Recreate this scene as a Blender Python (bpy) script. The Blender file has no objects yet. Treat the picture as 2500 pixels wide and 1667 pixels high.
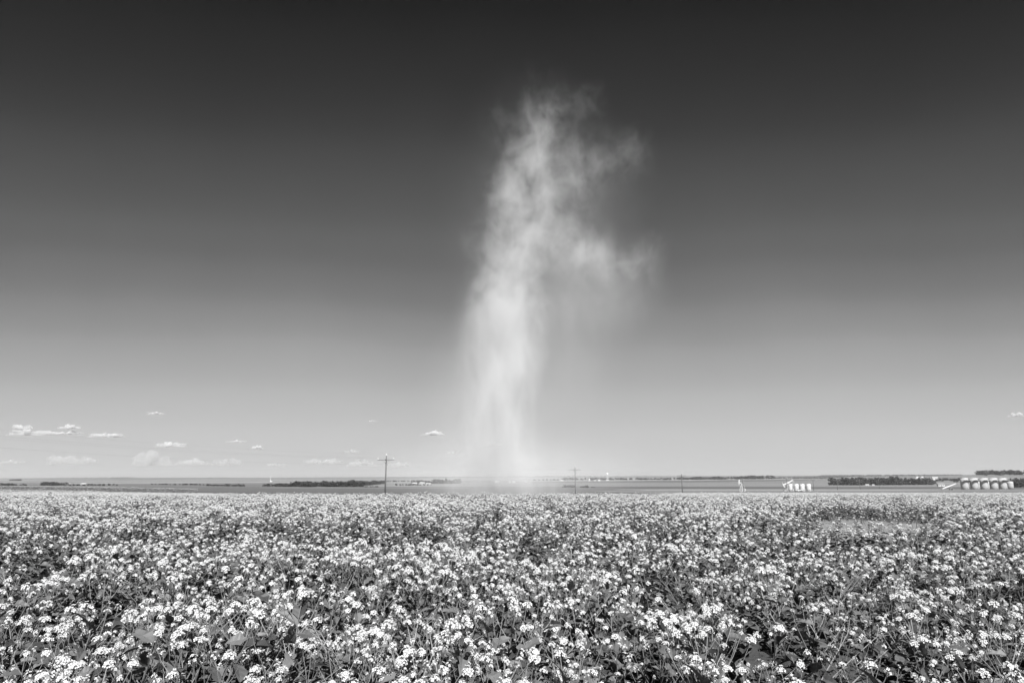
import bpy, math, random
import numpy as np
from mathutils import Vector, Matrix, Euler, noise as mnoise

# ------------------------------------------------------------------ camera, sky, sun, exposure
scene = bpy.context.scene
col = scene.collection
F, PX, PY = 1666.7, 1250.0, 833.5          # focal length and centre of the 2500 px wide frame
PITCH = math.radians(11.35)
EYE = 1.5
cam_d = bpy.data.cameras.new('camera')
cam = bpy.data.objects.new('camera', cam_d); col.objects.link(cam)
cam.location = (0, 0, EYE); cam.rotation_euler = (math.pi / 2 + PITCH, 0, 0)
cam_d.lens = 24; cam_d.sensor_width = 36; cam_d.clip_start = 0.05; cam_d.clip_end = 80000
scene.camera = cam

SUN_EL, SUN_AZ = math.radians(47), math.radians(170)   # azimuth clockwise from +Y: behind the camera
world = bpy.data.worlds.new('World'); scene.world = world; world.use_nodes = True
wn = world.node_tree; wn.nodes.clear()
sky = wn.nodes.new('ShaderNodeTexSky'); sky.sky_type = 'NISHITA'; sky.sun_disc = False
sky.sun_elevation = SUN_EL; sky.sun_rotation = SUN_AZ
sky.air_density = 1.0; sky.dust_density = 1.0; sky.ozone_density = 1.0; sky.altitude = 600
# the same clear sky all round, with faintly uneven dust in the air
tcw = wn.nodes.new('ShaderNodeTexCoord'); sxw = wn.nodes.new('ShaderNodeSeparateXYZ'); wn.links.new(tcw.outputs['Generated'], sxw.inputs[0])
def wmath(op, a, b=None):
    n = wn.nodes.new('ShaderNodeMath'); n.operation = op
    for i, v in enumerate((a, b)):
        if isinstance(v, (int, float)): n.inputs[i].default_value = v
        elif v is not None: wn.links.new(v, n.inputs[i])
    return n.outputs[0]
hor = wmath('SQRT', wmath('ADD', wmath('MULTIPLY', wmath('MULTIPLY', sxw.outputs[0], sxw.outputs[0]), 0.3), wmath('MULTIPLY', sxw.outputs[1], sxw.outputs[1])))
nz = wn.nodes.new('ShaderNodeTexNoise'); nz.inputs['Scale'].default_value = 3.1; nz.inputs['Detail'].default_value = 3.0
wn.links.new(tcw.outputs['Generated'], nz.inputs['Vector'])
uneven = wmath('MULTIPLY', wmath('MULTIPLY', wmath('SUBTRACT', nz.outputs['Fac'], 0.5), -0.055), wmath('MINIMUM', wmath('MULTIPLY', sxw.outputs[2], 4.0), 1.0))
cbw = wn.nodes.new('ShaderNodeCombineXYZ'); wn.links.new(hor, cbw.inputs[1]); wn.links.new(wmath('ADD', sxw.outputs[2], uneven), cbw.inputs[2])
nrw = wn.nodes.new('ShaderNodeVectorMath'); nrw.operation = 'NORMALIZE'; wn.links.new(cbw.outputs[0], nrw.inputs[0])
wn.links.new(nrw.outputs[0], sky.inputs[0])
sep = wn.nodes.new('ShaderNodeSeparateColor'); wn.links.new(sky.outputs[0], sep.inputs[0])
# red-filtered black-and-white film: only the red part of the sky is recorded, with a steep tone curve
pre = wn.nodes.new('ShaderNodeMath'); pre.operation = 'MULTIPLY'; pre.inputs[1].default_value = 0.1
wn.links.new(sep.outputs[0], pre.inputs[0])
ramp = wn.nodes.new('ShaderNodeValToRGB'); wn.links.new(pre.outputs[0], ramp.inputs[0])
SKYRAMP = [(p, v / 1.3195) for p, v in ((0.0, 0.010), (0.075, 0.011), (0.0900, 0.0185), (0.119, 0.058), (0.1575, 0.111), (0.188, 0.150), (0.234, 0.225), (0.299, 0.332), (0.410, 0.450), (0.577, 0.548), (1.0, 0.62))]
ramp.color_ramp.interpolation = 'CARDINAL'
while len(ramp.color_ramp.elements) > 2: ramp.color_ramp.elements.remove(ramp.color_ramp.elements[-1])
for i, (p, v) in enumerate(SKYRAMP):
    e = ramp.color_ramp.elements[i] if i < 2 else ramp.color_ramp.elements.new(p)
    e.position = p; e.color = (v, v, v, 1)
bg = wn.nodes.new('ShaderNodeBackground'); bg.inputs[1].default_value = 1.0
wn.links.new(ramp.outputs[0], bg.inputs[0])
wo = wn.nodes.new('ShaderNodeOutputWorld'); wn.links.new(bg.outputs[0], wo.inputs[0])
scene.view_settings.view_transform = 'Standard'; scene.view_settings.look = 'None'
scene.view_settings.exposure = 0.4; scene.view_settings.gamma = 1.0; scene.view_settings.use_curve_mapping = False
sun_d = bpy.data.lights.new('sun', 'SUN'); sun_d.energy = 5.0; sun_d.angle = math.radians(0.55); sun_d.color = (1, 1, 1)
sun = bpy.data.objects.new('sun', sun_d); col.objects.link(sun)
sun_dir = Vector((math.sin(SUN_AZ) * math.cos(SUN_EL), math.cos(SUN_AZ) * math.cos(SUN_EL), math.sin(SUN_EL)))
sun.rotation_euler = sun_dir.to_track_quat('Z', 'Y').to_euler(); sun.location = (0, -20, 40)
cy = scene.cycles
cy.max_bounces = 10; cy.diffuse_bounces = 1; cy.glossy_bounces = 2; cy.transmission_bounces = 4
cy.transparent_max_bounces = 16; cy.volume_bounces = 6; cy.caustics_reflective = False; cy.caustics_refractive = False
cy.use_adaptive_sampling = True; cy.adaptive_threshold = 0.02; cy.adaptive_min_samples = 20
cy.use_denoising = True; cy.volume_max_steps = 256

rnd = random.Random(11)
rng = np.random.default_rng(5)

# ------------------------------------------------------------------ projection of the lens (used only to work out where things stand)
FW = np.array([0, math.cos(PITCH), math.sin(PITCH)]); UP = np.array([0, -math.sin(PITCH), math.cos(PITCH)])
def pos(px, py, Y):
    "world point on the line of sight through photo pixel (px, py) at forward depth Y"
    d = np.array([1, 0, 0]) * (px - PX) / F + UP * (PY - py) / F + FW
    d = d * (Y / d[1])
    return Vector((d[0], d[1], d[2] + EYE))
def proj(p):
    v = np.array([p[0], p[1], p[2] - EYE]); z = v @ FW
    return PX + F * v[0] / z, PY - F * (v @ UP) / z

# ------------------------------------------------------------------ lie of the land
HOR = 1168.0
_Yp = np.array([-4000, 0, 25, 55, 100, 160, 300, 450, 750, 1100, 1500, 2200, 3000, 4500, 7000, 9500, 12000, 30000.0])
_yp = np.array([0, 0, 0, 1223, 1213, 1208.5, 1203, 1199, 1193.5, 1189, 1184, 1179, 1174, 1170, 1166.5, 1164.5, 1165, 1170.0])
_Zp = np.where(_yp > 0, EYE - (_yp - HOR) / 1734.0 * np.maximum(_Yp, 1), 0.0)
def sstep(a, b, x):
    t = np.clip((x - a) / (b - a), 0, 1); return t * t * (3 - 2 * t)
def H(X, Y):
    X = np.asarray(X, float); Y = np.asarray(Y, float)
    ly = np.log(np.maximum(Y, 1.0) + 20)
    z = np.interp(ly, np.log(np.maximum(_Yp, 1.0) + 20), _Zp)
    r = X / np.maximum(Y, 60.0)
    z = z + sstep(1600, 6500, Y) * Y * (4.2 / 1734) * np.clip(r / 0.75, -1.6, 1.6)          # land climbs to the right
    z = z + 2.0 * np.exp(-(((X + 150) / 75) ** 2 + ((Y - 210) / 80) ** 2))                  # pale rise on the left
    z = z + 1.6 * np.exp(-(((X - 262) / 62) ** 2 + ((Y - 372) / 60) ** 2))                  # pad of the tank farm
    z = z + 26 * np.exp(-(((X - 1750) / 620) ** 2 + ((Y - 2350) / 420) ** 2))               # wooded ridge, far right
    z = z + sstep(600, 3000, Y) * 0.0011 * Y * np.sin(X / (260 + 0.07 * Y) + Y / 700.0)
    return z
def hz(x, y): return float(H(x, y))
def on_ground(px, py, Y0=60, Y1=11000):
    "where the line of sight through (px, py) meets the land beyond Y0"
    Ys = np.exp(np.linspace(math.log(Y0), math.log(Y1), 600))
    d = np.array([1, 0, 0]) * (px - PX) / F + UP * (PY - py) / F + FW
    d = d / d[1]
    below = (EYE + Ys * d[2]) <= H(Ys * d[0], Ys)
    k = int(np.argmax(below)) if below.any() else int(np.argmin((EYE + Ys * d[2]) - H(Ys * d[0], Ys)))
    Y = float(Ys[k]); X = float(Y * d[0])
    return Vector((X, Y, hz(X, Y)))
def at_depth(px, Y):
    "point of the land in photo column px at forward depth Y"
    z = 0.0
    for _ in range(4):
        dep = Y * math.cos(PITCH) + (z - EYE) * math.sin(PITCH)
        X = (px - PX) / F * dep
        z = hz(X, Y)
    return Vector((X, Y, z))

# ------------------------------------------------------------------ materials (the picture is black and white: every colour is a grey)
def g(v): return (v, v, v, 1)
def new_mat(name):
    m = bpy.data.materials.new(name); m.use_nodes = True; m.node_tree.nodes.clear()
    return m, m.node_tree
def nd(t, kind, **kw):
    n = t.nodes.new(kind)
    for k, v in kw.items():
        if k.startswith('i_'): n.inputs[int(k[2:])].default_value = v
        else: setattr(n, k, v)
    return n
def math_n(t, op, a, b=None, c=None, clamp=False):
    n = t.nodes.new('ShaderNodeMath'); n.operation = op; n.use_clamp = clamp
    for i, v in enumerate((a, b, c)):
        if v is None: continue
        if isinstance(v, (int, float)): n.inputs[i].default_value = v
        else: t.links.new(v, n.inputs[i])
    return n.outputs[0]
def vmath(t, op, a, b=None):
    n = t.nodes.new('ShaderNodeVectorMath'); n.operation = op
    for i, v in enumerate((a, b)):
        if v is None: continue
        if isinstance(v, (tuple, list)): n.inputs[i].default_value = v
        else: t.links.new(v, n.inputs[i])
    return n.outputs['Value'] if op == 'LENGTH' else n.outputs[0]
def mixv(t, f, a, b):
    "scalar mix"
    n = t.nodes.new('ShaderNodeMix'); n.data_type = 'FLOAT'; n.clamp_factor = True
    for i, v in zip((0, 2, 3), (f, a, b)):
        if isinstance(v, (int, float)): n.inputs[i].default_value = v
        else: t.links.new(v, n.inputs[i])
    return n.outputs[0]
def noise_n(t, vec, scale, detail=3, rough=0.55):
    n = t.nodes.new('ShaderNodeTexNoise'); n.inputs['Scale'].default_value = scale
    n.inputs['Detail'].default_value = detail; n.inputs['Roughness'].default_value = rough
    if vec is not None: t.links.new(vec, n.inputs['Vector'])
    return n.outputs['Fac']
def mrange(t, v, a, b, c, d, smooth=False):
    n = t.nodes.new('ShaderNodeMapRange'); n.clamp = True
    if smooth: n.interpolation_type = 'SMOOTHSTEP'
    t.links.new(v, n.inputs[0])
    for i, x in zip((1, 2, 3, 4), (a, b, c, d)): n.inputs[i].default_value = x
    return n.outputs[0]

def paint(name, v, var=0.12, scale=3.0, rough=0.6, bump=0.0, rnd_amt=0.0, metallic=0.0):
    "weathered grey surface: large blotches, fine grain"
    m, t = new_mat(name)
    tc = nd(t, 'ShaderNodeTexCoord')
    n1 = noise_n(t, tc.outputs['Object'], scale, 5, 0.6)
    n2 = noise_n(t, tc.outputs['Object'], scale * 9, 3, 0.6)
    f = math_n(t, 'ADD', math_n(t, 'MULTIPLY', math_n(t, 'SUBTRACT', n1, 0.5), 2.2 * var), 1.0)
    f = math_n(t, 'ADD', f, math_n(t, 'MULTIPLY', math_n(t, 'SUBTRACT', n2, 0.5), 1.2 * var))
    if rnd_amt:
        oi = nd(t, 'ShaderNodeObjectInfo')
        f = math_n(t, 'ADD', f, math_n(t, 'MULTIPLY', math_n(t, 'SUBTRACT', oi.outputs['Random'], 0.5), 2 * rnd_amt))
    c = math_n(t, 'MULTIPLY', f, v)
    p = nd(t, 'ShaderNodeBsdfPrincipled'); p.inputs['Roughness'].default_value = rough; p.inputs['Metallic'].default_value = metallic
    p.inputs['Specular IOR Level'].default_value = 0.3
    t.links.new(c, p.inputs['Base Color'])
    if bump:
        b = nd(t, 'ShaderNodeBump'); b.inputs['Strength'].default_value = bump; b.inputs['Distance'].default_value = 0.02
        t.links.new(n2, b.inputs['Height']); t.links.new(b.outputs[0], p.inputs['Normal'])
    o = nd(t, 'ShaderNodeOutputMaterial'); t.links.new(p.outputs[0], o.inputs[0])
    return m

def leafy(name, v, trans=0.35, tv=None, rnd_amt=0.3, rough=0.55, nscale=30.0, spec=0.3, var=0.35):
    "thin plant tissue: reflects and lets some light through"
    m, t = new_mat(name)
    geo = nd(t, 'ShaderNodeNewGeometry'); oi = nd(t, 'ShaderNodeObjectInfo')
    n1 = noise_n(t, geo.outputs['Position'], nscale, 3, 0.6)
    f = math_n(t, 'ADD', math_n(t, 'MULTIPLY', math_n(t, 'SUBTRACT', n1, 0.5), 2 * var), 1.0)
    f = math_n(t, 'ADD', f, math_n(t, 'MULTIPLY', math_n(t, 'SUBTRACT', oi.outputs['Random'], 0.5), 2 * rnd_amt))
    c = math_n(t, 'MULTIPLY', f, v)
    p = nd(t, 'ShaderNodeBsdfPrincipled'); p.inputs['Roughness'].default_value = rough; p.inputs['Specular IOR Level'].default_value = spec
    t.links.new(c, p.inputs['Base Color'])
    tr = nd(t, 'ShaderNodeBsdfTranslucent')
    c2 = math_n(t, 'MULTIPLY', f, tv if tv else v); t.links.new(c2, tr.inputs[0])
    mx = nd(t, 'ShaderNodeMixShader'); mx.inputs[0].default_value = trans
    t.links.new(p.outputs[0], mx.inputs[1]); t.links.new(tr.outputs[0], mx.inputs[2])
    o = nd(t, 'ShaderNodeOutputMaterial'); t.links.new(mx.outputs[0], o.inputs[0])
    return m

M = {
    'petal': leafy('white_petals', 0.82, 0.08, 0.80, 0.05, 0.8, 60, 0.1, 0.08),
    'leaf': leafy('mustard_leaf', 0.125, 0.06, 0.13, 0.45, 0.5, 14, 0.35, 0.4),
    'stem': leafy('mustard_stem', 0.27, 0.0, 0.2, 0.35, 0.6, 12, 0.3, 0.35),
    'bud': leafy('flower_buds', 0.30, 0.15, 0.3, 0.2, 0.6, 40, 0.2, 0.2),
    'crown': leafy('tree_leaves', 0.07, 0.2, 0.05, 0.3, 0.7, 0.6, 0.15, 0.45),
    'trunk': paint('bark', 0.10, 0.3, 4, 0.9),
    'pole': paint('weathered_pole_wood', 0.16, 0.25, 6, 0.85),
    'arm': paint('crossarm_wood', 0.18, 0.2, 5, 0.85),
    'porcelain': paint('white_porcelain', 0.85, 0.04, 3, 0.3),
    'steel': paint('galvanised_steel', 0.35, 0.15, 3, 0.45),
    'wire': paint('aluminium_wire', 0.16, 0.1, 1, 0.5),
    'white': paint('white_paint', 0.66, 0.10, 0.7, 0.5),
    'tank': paint('pale_tank_paint', 0.50, 0.10, 0.5, 0.5),
    'dark': paint('dark_steel', 0.07, 0.2, 2, 0.5),
    'roof': paint('pale_roof_sheet', 0.55, 0.15, 0.5, 0.5, rnd_amt=0.2),
    'wall': paint('white_farm_wall', 0.72, 0.12, 0.4, 0.7, rnd_amt=0.12),
    'grey_sheet': paint('grey_roof_sheet', 0.28, 0.15, 0.5, 0.6, rnd_amt=0.2),  # plain grey sheet, for some roofs and the barn doors
    'concrete': paint('concrete', 0.42, 0.15, 1.2, 0.9),
    'glass': paint('window_glass', 0.04, 0.1, 1, 0.1),
}

# ------------------------------------------------------------------ mesh helpers
def mk_mesh(name, verts, faces, mats, mi=None, smooth=False):
    me = bpy.data.meshes.new(name); me.from_pydata([tuple(v) for v in verts], [], faces)
    for m in (mats if isinstance(mats, (list, tuple)) else [mats]): me.materials.append(m)
    if mi is not None: me.polygons.foreach_set('material_index', np.asarray(mi, np.int32))
    if smooth: me.polygons.foreach_set('use_smooth', np.ones(len(me.polygons), bool))
    me.update(); return me
class MB:
    def __init__(s): s.v = []; s.f = []
    def add(s, vs, fs):
        o = len(s.v); s.v += [tuple(v) for v in vs]; s.f += [tuple(i + o for i in f) for f in fs]; return s
    def box(s, c, d, rot=None):
        c = Vector(c); R = rot if rot is not None else Matrix.Identity(3)
        vs = [c + R @ Vector((x * d[0] / 2, y * d[1] / 2, z * d[2] / 2)) for x in (-1, 1) for y in (-1, 1) for z in (-1, 1)]
        return s.add(vs, [(0, 1, 3, 2), (4, 6, 7, 5), (0, 4, 5, 1), (2, 3, 7, 6), (0, 2, 6, 4), (1, 5, 7, 3)])
    def tube(s, pts, rad, n=6, cap=True):
        pts = [Vector(p) for p in pts]; k = len(pts)
        if isinstance(rad, (int, float)): rad = [rad] * k
        vs = []
        ref = Vector((0.31, 0.87, 0.11))
        for i, p in enumerate(pts):
            d = (pts[min(i + 1, k - 1)] - pts[max(i - 1, 0)]).normalized()
            if abs(d.dot(ref.normalized())) > 0.95: ref = Vector((0.9, -0.2, 0.3))
            a = d.cross(ref).normalized(); b = d.cross(a)
            vs += [p + (a * math.cos(t) + b * math.sin(t)) * rad[i] for t in [2 * math.pi * j / n for j in range(n)]]
        fs = [(i * n + j, i * n + (j + 1) % n, (i + 1) * n + (j + 1) % n, (i + 1) * n + j) for i in range(k - 1) for j in range(n)]
        if cap: fs += [tuple(range(n))[::-1], tuple(range((k - 1) * n, k * n))]
        return s.add(vs, fs)
    def lathe(s, prof, n=16, c=(0, 0, 0)):
        k = len(prof); vs = [(c[0] + r * math.cos(2 * math.pi * j / n), c[1] + r * math.sin(2 * math.pi * j / n), c[2] + z) for r, z in prof for j in range(n)]
        fs = [(i * n + j, i * n + (j + 1) % n, (i + 1) * n + (j + 1) % n, (i + 1) * n + j) for i in range(k - 1) for j in range(n)]
        fs += [tuple(range(n))[::-1], tuple(range((k - 1) * n, k * n))]
        return s.add(vs, fs)
    def prism(s, poly, y0, y1):
        "polygon in the x-z plane pushed along y"
        n = len(poly); vs = [(x, y0, z) for x, z in poly] + [(x, y1, z) for x, z in poly]
        fs = [tuple(range(n)), tuple(range(n, 2 * n))[::-1]] + [(i, i + n, (i + 1) % n + n, (i + 1) % n) for i in range(n)]
        return s.add(vs, fs)
    def mesh(s, name, mat, smooth=False): return mk_mesh(name, s.v, s.f, mat, smooth=smooth)
def obj(name, me, parent=None, mat4=None):
    o = bpy.data.objects.new(name, me); col.objects.link(o)
    if parent is not None: o.parent = parent
    if mat4 is not None: o.matrix_local = mat4
    return o
def thing(name, label, cat, loc=(0, 0, 0), rz=0.0, group=None, sc=1.0):
    o = bpy.data.objects.new(name, None); col.objects.link(o); o.location = loc; o.rotation_euler = (0, 0, rz); o.scale = (sc,) * 3
    o.empty_display_size = 0.1
    tag(o, label, cat, group); return o
def tag(o, label, cat, group=None):
    o['label'] = label; o['category'] = cat
    if group: o['group'] = group
    return o
def part(name, mb, mat, parent, smooth=False): return obj(name, mb.mesh(name, mat, smooth), parent)

# ------------------------------------------------------------------ ground
def build_ground():
    Ys = np.concatenate([np.linspace(-60, 0, 7), np.linspace(2, 60, 59), np.exp(np.linspace(math.log(62), math.log(16000), 190))])
    us = np.linspace(-1, 1, 181)
    Yg, U = np.meshgrid(Ys, us, indexing='ij')
    W = np.maximum(60.0, 1.25 * Yg + 60)
    Xg = U * W
    Z = H(Xg, Yg)
    near = (np.abs(Yg) < 60)
    jit = np.array([mnoise.noise(Vector((x * 0.9, y * 0.9, 0))) for x, y in zip(Xg.ravel(), Yg.ravel())]).reshape(Z.shape)
    Z = Z + np.where(near, 0.035 * jit, 0)
    nr, nc = Z.shape
    vs = np.stack([Xg, Yg, Z], -1).reshape(-1, 3)
    idx = np.arange(nr * nc).reshape(nr, nc)
    fs = np.stack([idx[:-1, :-1], idx[:-1, 1:], idx[1:, 1:], idx[1:, :-1]], -1).reshape(-1, 4)
    m, t = new_mat('farmland')
    geo = nd(t, 'ShaderNodeNewGeometry'); P = geo.outputs['Position']
    xyz = nd(t, 'ShaderNodeSeparateXYZ'); t.links.new(P, xyz.inputs[0]); X, Y = xyz.outputs[0], xyz.outputs[1]
    # wobble of the field edges
    wob = math_n(t, 'MULTIPLY', math_n(t, 'SUBTRACT', noise_n(t, P, 0.004, 2), 0.5), 0.10)
    Yw = math_n(t, 'MULTIPLY', Y, math_n(t, 'ADD', wob, 1.0))
    Rr = math_n(t, 'DIVIDE', X, math_n(t, 'MAXIMUM', Y, 60.0))
    val = 0.25
    def field(val, y0, y1, x0, x1, v, slope=0.0):
        yy = math_n(t, 'ADD', Yw, math_n(t, 'MULTIPLY', X, slope)) if slope else Yw
        k = math_n(t, 'MULTIPLY', math_n(t, 'GREATER_THAN', yy, y0), math_n(t, 'LESS_THAN', yy, y1))
        if x0 is not None: k = math_n(t, 'MULTIPLY', k, math_n(t, 'GREATER_THAN', X, x0))
        if x1 is not None: k = math_n(t, 'MULTIPLY', k, math_n(t, 'LESS_THAN', X, x1))
        return mixv(t, k, val, v)
    # name: (from depth, to depth, from X, to X, albedo, tilt)
    for f in [
        (5600, 20000, None, None, 0.27, 0.10), (7400, 20000, None, -700, 0.20, 0.0), (7800, 20000, 1400, None, 0.16, 0.0),
        (3600, 5600, None, None, 0.40, 0.05), (3900, 5200, -2600, -700, 0.28, -0.05), (4200, 5400, 1200, None, 0.24, 0.0), (4700, 5200, -300, 1100, 0.50, 0.1),
        (2700, 3600, None, None, 0.25, 0.02), (2900, 3500, None, -500, 0.38, -0.10), (3320, 3600, 0, None, 0.46, 0.0),
        (2550, 3330, 150, None, 0.185, 0.0),
        (1650, 2600, None, None, 0.33, 0.03), (1700, 2400, None, -420, 0.25, 0.08), (2150, 2500, -1500, -100, 0.42, -0.04), (1700, 2550, 60, None, 0.29, 0.0), (1850, 1950, 100, None, 0.37, 0.05),
        (1150, 1700, None, None, 0.30, -0.05), (1150, 1620, -260, -60, 0.36, 0.1), (1230, 1700, None, -420, 0.22, 0.05), (1180, 1720, 60, None, 0.30, 0.0), (1380, 1460, 60, 900, 0.35, 0.03),
        (800, 1200, None, None, 0.20, 0.06), (700, 1180, 120, None, 0.18, 0.0), (930, 1020, -360, -60, 0.34, 0.15),
        (560, 820, None, None, 0.19, 0.0), (520, 730, 110, None, 0.40, 0.0), (660, 700, 100, None, 0.55, 0.0),
        (150, 560, None, None, 0.19, 0.0), (150, 560, 60, None, 0.30, 0.0), (235, 330, None, -120, 0.40, 0.2),
    ]: val = field(val, *f)
    # furrows and cutting lines drawn out along the fields
    mp = nd(t, 'ShaderNodeMapping'); t.links.new(P, mp.inputs[0]); mp.inputs['Scale'].default_value = (0.0012, 0.03, 0.0); mp.inputs['Rotation'].default_value = (0, 0, 0.05)
    lines = noise_n(t, mp.outputs[0], 1.0, 4, 0.65)
    patch = noise_n(t, P, 0.012, 4, 0.6)
    k = math_n(t, 'ADD', math_n(t, 'MULTIPLY', math_n(t, 'SUBTRACT', lines, 0.5), 0.75), math_n(t, 'MULTIPLY', math_n(t, 'SUBTRACT', patch, 0.5), 0.4))
    val = math_n(t, 'MULTIPLY', val, math_n(t, 'ADD', k, 1.0))
    # near: bare soil with clods and straw under the crop
    s1 = noise_n(t, P, 1.3, 5, 0.65); s2 = noise_n(t, P, 22.0, 4, 0.7)
    soil = math_n(t, 'MULTIPLY', math_n(t, 'ADD', math_n(t, 'MULTIPLY', s1, 0.18), math_n(t, 'MULTIPLY', s2, 0.16)), 0.5)
    dry = math_n(t, 'ADD', math_n(t, 'MULTIPLY', s1, 0.26), math_n(t, 'MULTIPLY', s2, 0.26))             # pale crusted soil where nothing grew
    pd = vmath(t, 'LENGTH', vmath(t, 'MULTIPLY', vmath(t, 'SUBTRACT', P, (10.6, 20.0, 0)), (1 / 4.2, 1 / 8.5, 0)))
    soil = mixv(t, mrange(t, math_n(t, 'ADD', pd, math_n(t, 'MULTIPLY', s1, 0.6)), 1.35, 1.1, 0, 1), soil, dry)
    isnear = math_n(t, 'LESS_THAN', Y, 148.0)
    val = mixv(t, isnear, math_n(t, 'MULTIPLY', val, 0.74), soil)
    p = nd(t, 'ShaderNodeBsdfPrincipled'); p.inputs['Roughness'].default_value = 0.95; p.inputs['Specular IOR Level'].default_value = 0.1
    t.links.new(val, p.inputs['Base Color'])
    b = nd(t, 'ShaderNodeBump'); b.inputs['Strength'].default_value = 0.6; b.inputs['Distance'].default_value = 0.04
    t.links.new(s2, b.inputs['Height']); t.links.new(b.outputs[0], p.inputs['Normal'])
    o = nd(t, 'ShaderNodeOutputMaterial'); t.links.new(p.outputs[0], o.inputs[0])
    me = mk_mesh('ground', vs, fs.tolist(), m, smooth=True)
    go = obj('ground', me); go['kind'] = 'structure'
build_ground()

# ------------------------------------------------------------------ dust devil
DY = 75.0
def build_dust():
    base = at_depth(1216, DY); base.z = 0.15
    def P(px, py): v = pos(px, py, DY); return v - base
    def mpx(py): return abs(P(1300, py).x - P(1200, py).x) / 100.0       # metres per photo pixel at that height
    colm = [(1206, 1226, 180, .14), (1180, 1224, 152, .18), (1150, 1219, 124, .23), (1100, 1214, 100, .32), (1050, 1216, 92, .41), (1000, 1219, 92, .45), (950, 1224, 94, .45),
            (900, 1231, 97, .44), (850, 1236, 99, .43), (800, 1242, 101, .42), (750, 1248, 101, .39), (700, 1247, 95, .38), (650, 1255, 94, .30),
            (600, 1265, 93, .29), (550, 1275, 92, .26), (500, 1282, 90, .24), (450, 1286, 85, .23), (400, 1288, 77, .25), (350, 1296, 66, .25), (300, 1312, 62, .19),
            (270, 1318, 66, .13), (245, 1324, 76, .08), (222, 1328, 76, .01)]
    # (px, py, rx, ry, density): lumps torn by turbulence, then thin even veils
    lumps = [(1350, 598, 80, 80, .125), (1415, 612, 94, 84, .15), (1490, 636, 95, 66, .115), (1570, 645, 66, 76, .085), (1604, 612, 44, 52, .05),
             (1375, 415, 92, 84, .10), (1455, 400, 92, 80, .075), (1530, 385, 60, 86, .065),
             (1385, 490, 92, 84, .10), (1362, 335, 74, 72, .07), (1410, 266, 78, 50, .05), (1232, 315, 50, 60, .06), (1224, 465, 46, 72, .13), (1165, 620, 44, 120, .06)]
    veils = [(1430, 705, 180, 135, .065), (1375, 860, 135, 175, .04), (1440, 470, 150, 180, .012), (1240, 1150, 320, 90, .05), (1195, 980, 150, 240, .06), (1170, 800, 60, 190, .07), (1310, 570, 210, 370, .016)]
    blobs = lumps + veils
    m, t = new_mat('airborne_dust')
    tc = nd(t, 'ShaderNodeTexCoord'); O = tc.outputs['Object']
    # turbulence: bend space, more at the top
    n1 = nd(t, 'ShaderNodeTexNoise'); n1.inputs['Scale'].default_value = 0.20; n1.inputs['Detail'].default_value = 3.5; n1.inputs['Roughness'].default_value = 0.6
    mp = nd(t, 'ShaderNodeMapping'); mp.inputs['Scale'].default_value = (1, 1, 0.55); t.links.new(O, mp.inputs[0]); t.links.new(mp.outputs[0], n1.inputs['Vector'])
    off = vmath(t, 'MULTIPLY', vmath(t, 'SUBTRACT', n1.outputs['Color'], (0.5, 0.5, 0.5)), (6.2, 6.2, 5.4))
    sx0 = nd(t, 'ShaderNodeSeparateXYZ'); t.links.new(O, sx0.inputs[0])
    ztop = P(1216, 200).z
    zf = mrange(t, sx0.outputs[2], 0, ztop, 0.30, 1.0)
    off = vmath(t, 'SCALE', off); t.links.new(zf, off.node.inputs['Scale'])
    W = vmath(t, 'ADD', O, off)
    sx = nd(t, 'ShaderNodeSeparateXYZ'); t.links.new(W, sx.inputs[0])
    zn = mrange(t, sx.outputs[2], P(1216, 1204).z, ztop, 0, 1)
    cr = nd(t, 'ShaderNodeValToRGB'); t.links.new(zn, cr.inputs[0]); cr.color_ramp.interpolation = 'LINEAR'
    XR = 14.0
    z0 = P(1216, 1204).z
    els = []
    for py, xc, r, a in colm:
        q = P(xc, py); els.append(((q.z - z0) / (ztop - z0), (q.x + 2) / XR, r * mpx(py) / 6.0, a))
    for i, (p_, a_, b_, c_) in enumerate(els):
        e = cr.color_ramp.elements[i] if i < 2 else cr.color_ramp.elements.new(p_)
        e.position = min(1, max(0, p_)); e.color = (a_, b_, c_, 1)
    # the two first elements keep their order
    sc_ = nd(t, 'ShaderNodeSeparateColor'); t.links.new(cr.outputs[0], sc_.inputs[0])
    xc = math_n(t, 'SUBTRACT', math_n(t, 'MULTIPLY', sc_.outputs[0], XR), 2.0)
    rr = math_n(t, 'MULTIPLY', sc_.outputs[1], 6.0)
    dx = math_n(t, 'SUBTRACT', sx.outputs[0], xc)
    d2 = math_n(t, 'ADD', math_n(t, 'MULTIPLY', dx, dx), math_n(t, 'MULTIPLY', sx.outputs[1], sx.outputs[1]))
    d = math_n(t, 'DIVIDE', math_n(t, 'SQRT', d2), math_n(t, 'MULTIPLY', rr, 1.25))
    dens = math_n(t, 'MULTIPLY', mrange(t, d, 1.0, 0.15, 0, 1, True), sc_.outputs[2])
    def gather(dens, lst):
        for px, py, rx, ry, a in lst:
            c = P(px, py); k = mpx(py); Rx, Rz = rx * k * 1.3, ry * k * 1.3
            v = vmath(t, 'MULTIPLY', vmath(t, 'SUBTRACT', W, (c.x, rnd.uniform(-0.8, 0.8), c.z)), (1 / Rx, 1 / (Rx * 0.9), 1 / Rz))
            q = math_n(t, 'MULTIPLY', mrange(t, vmath(t, 'LENGTH', v), 1.0, 0.0, 0, 1, True), a)
            dens = q if dens is None else math_n(t, 'ADD', dens, q)
        return dens
    dens = gather(dens, lumps); veil = gather(None, veils)
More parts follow.
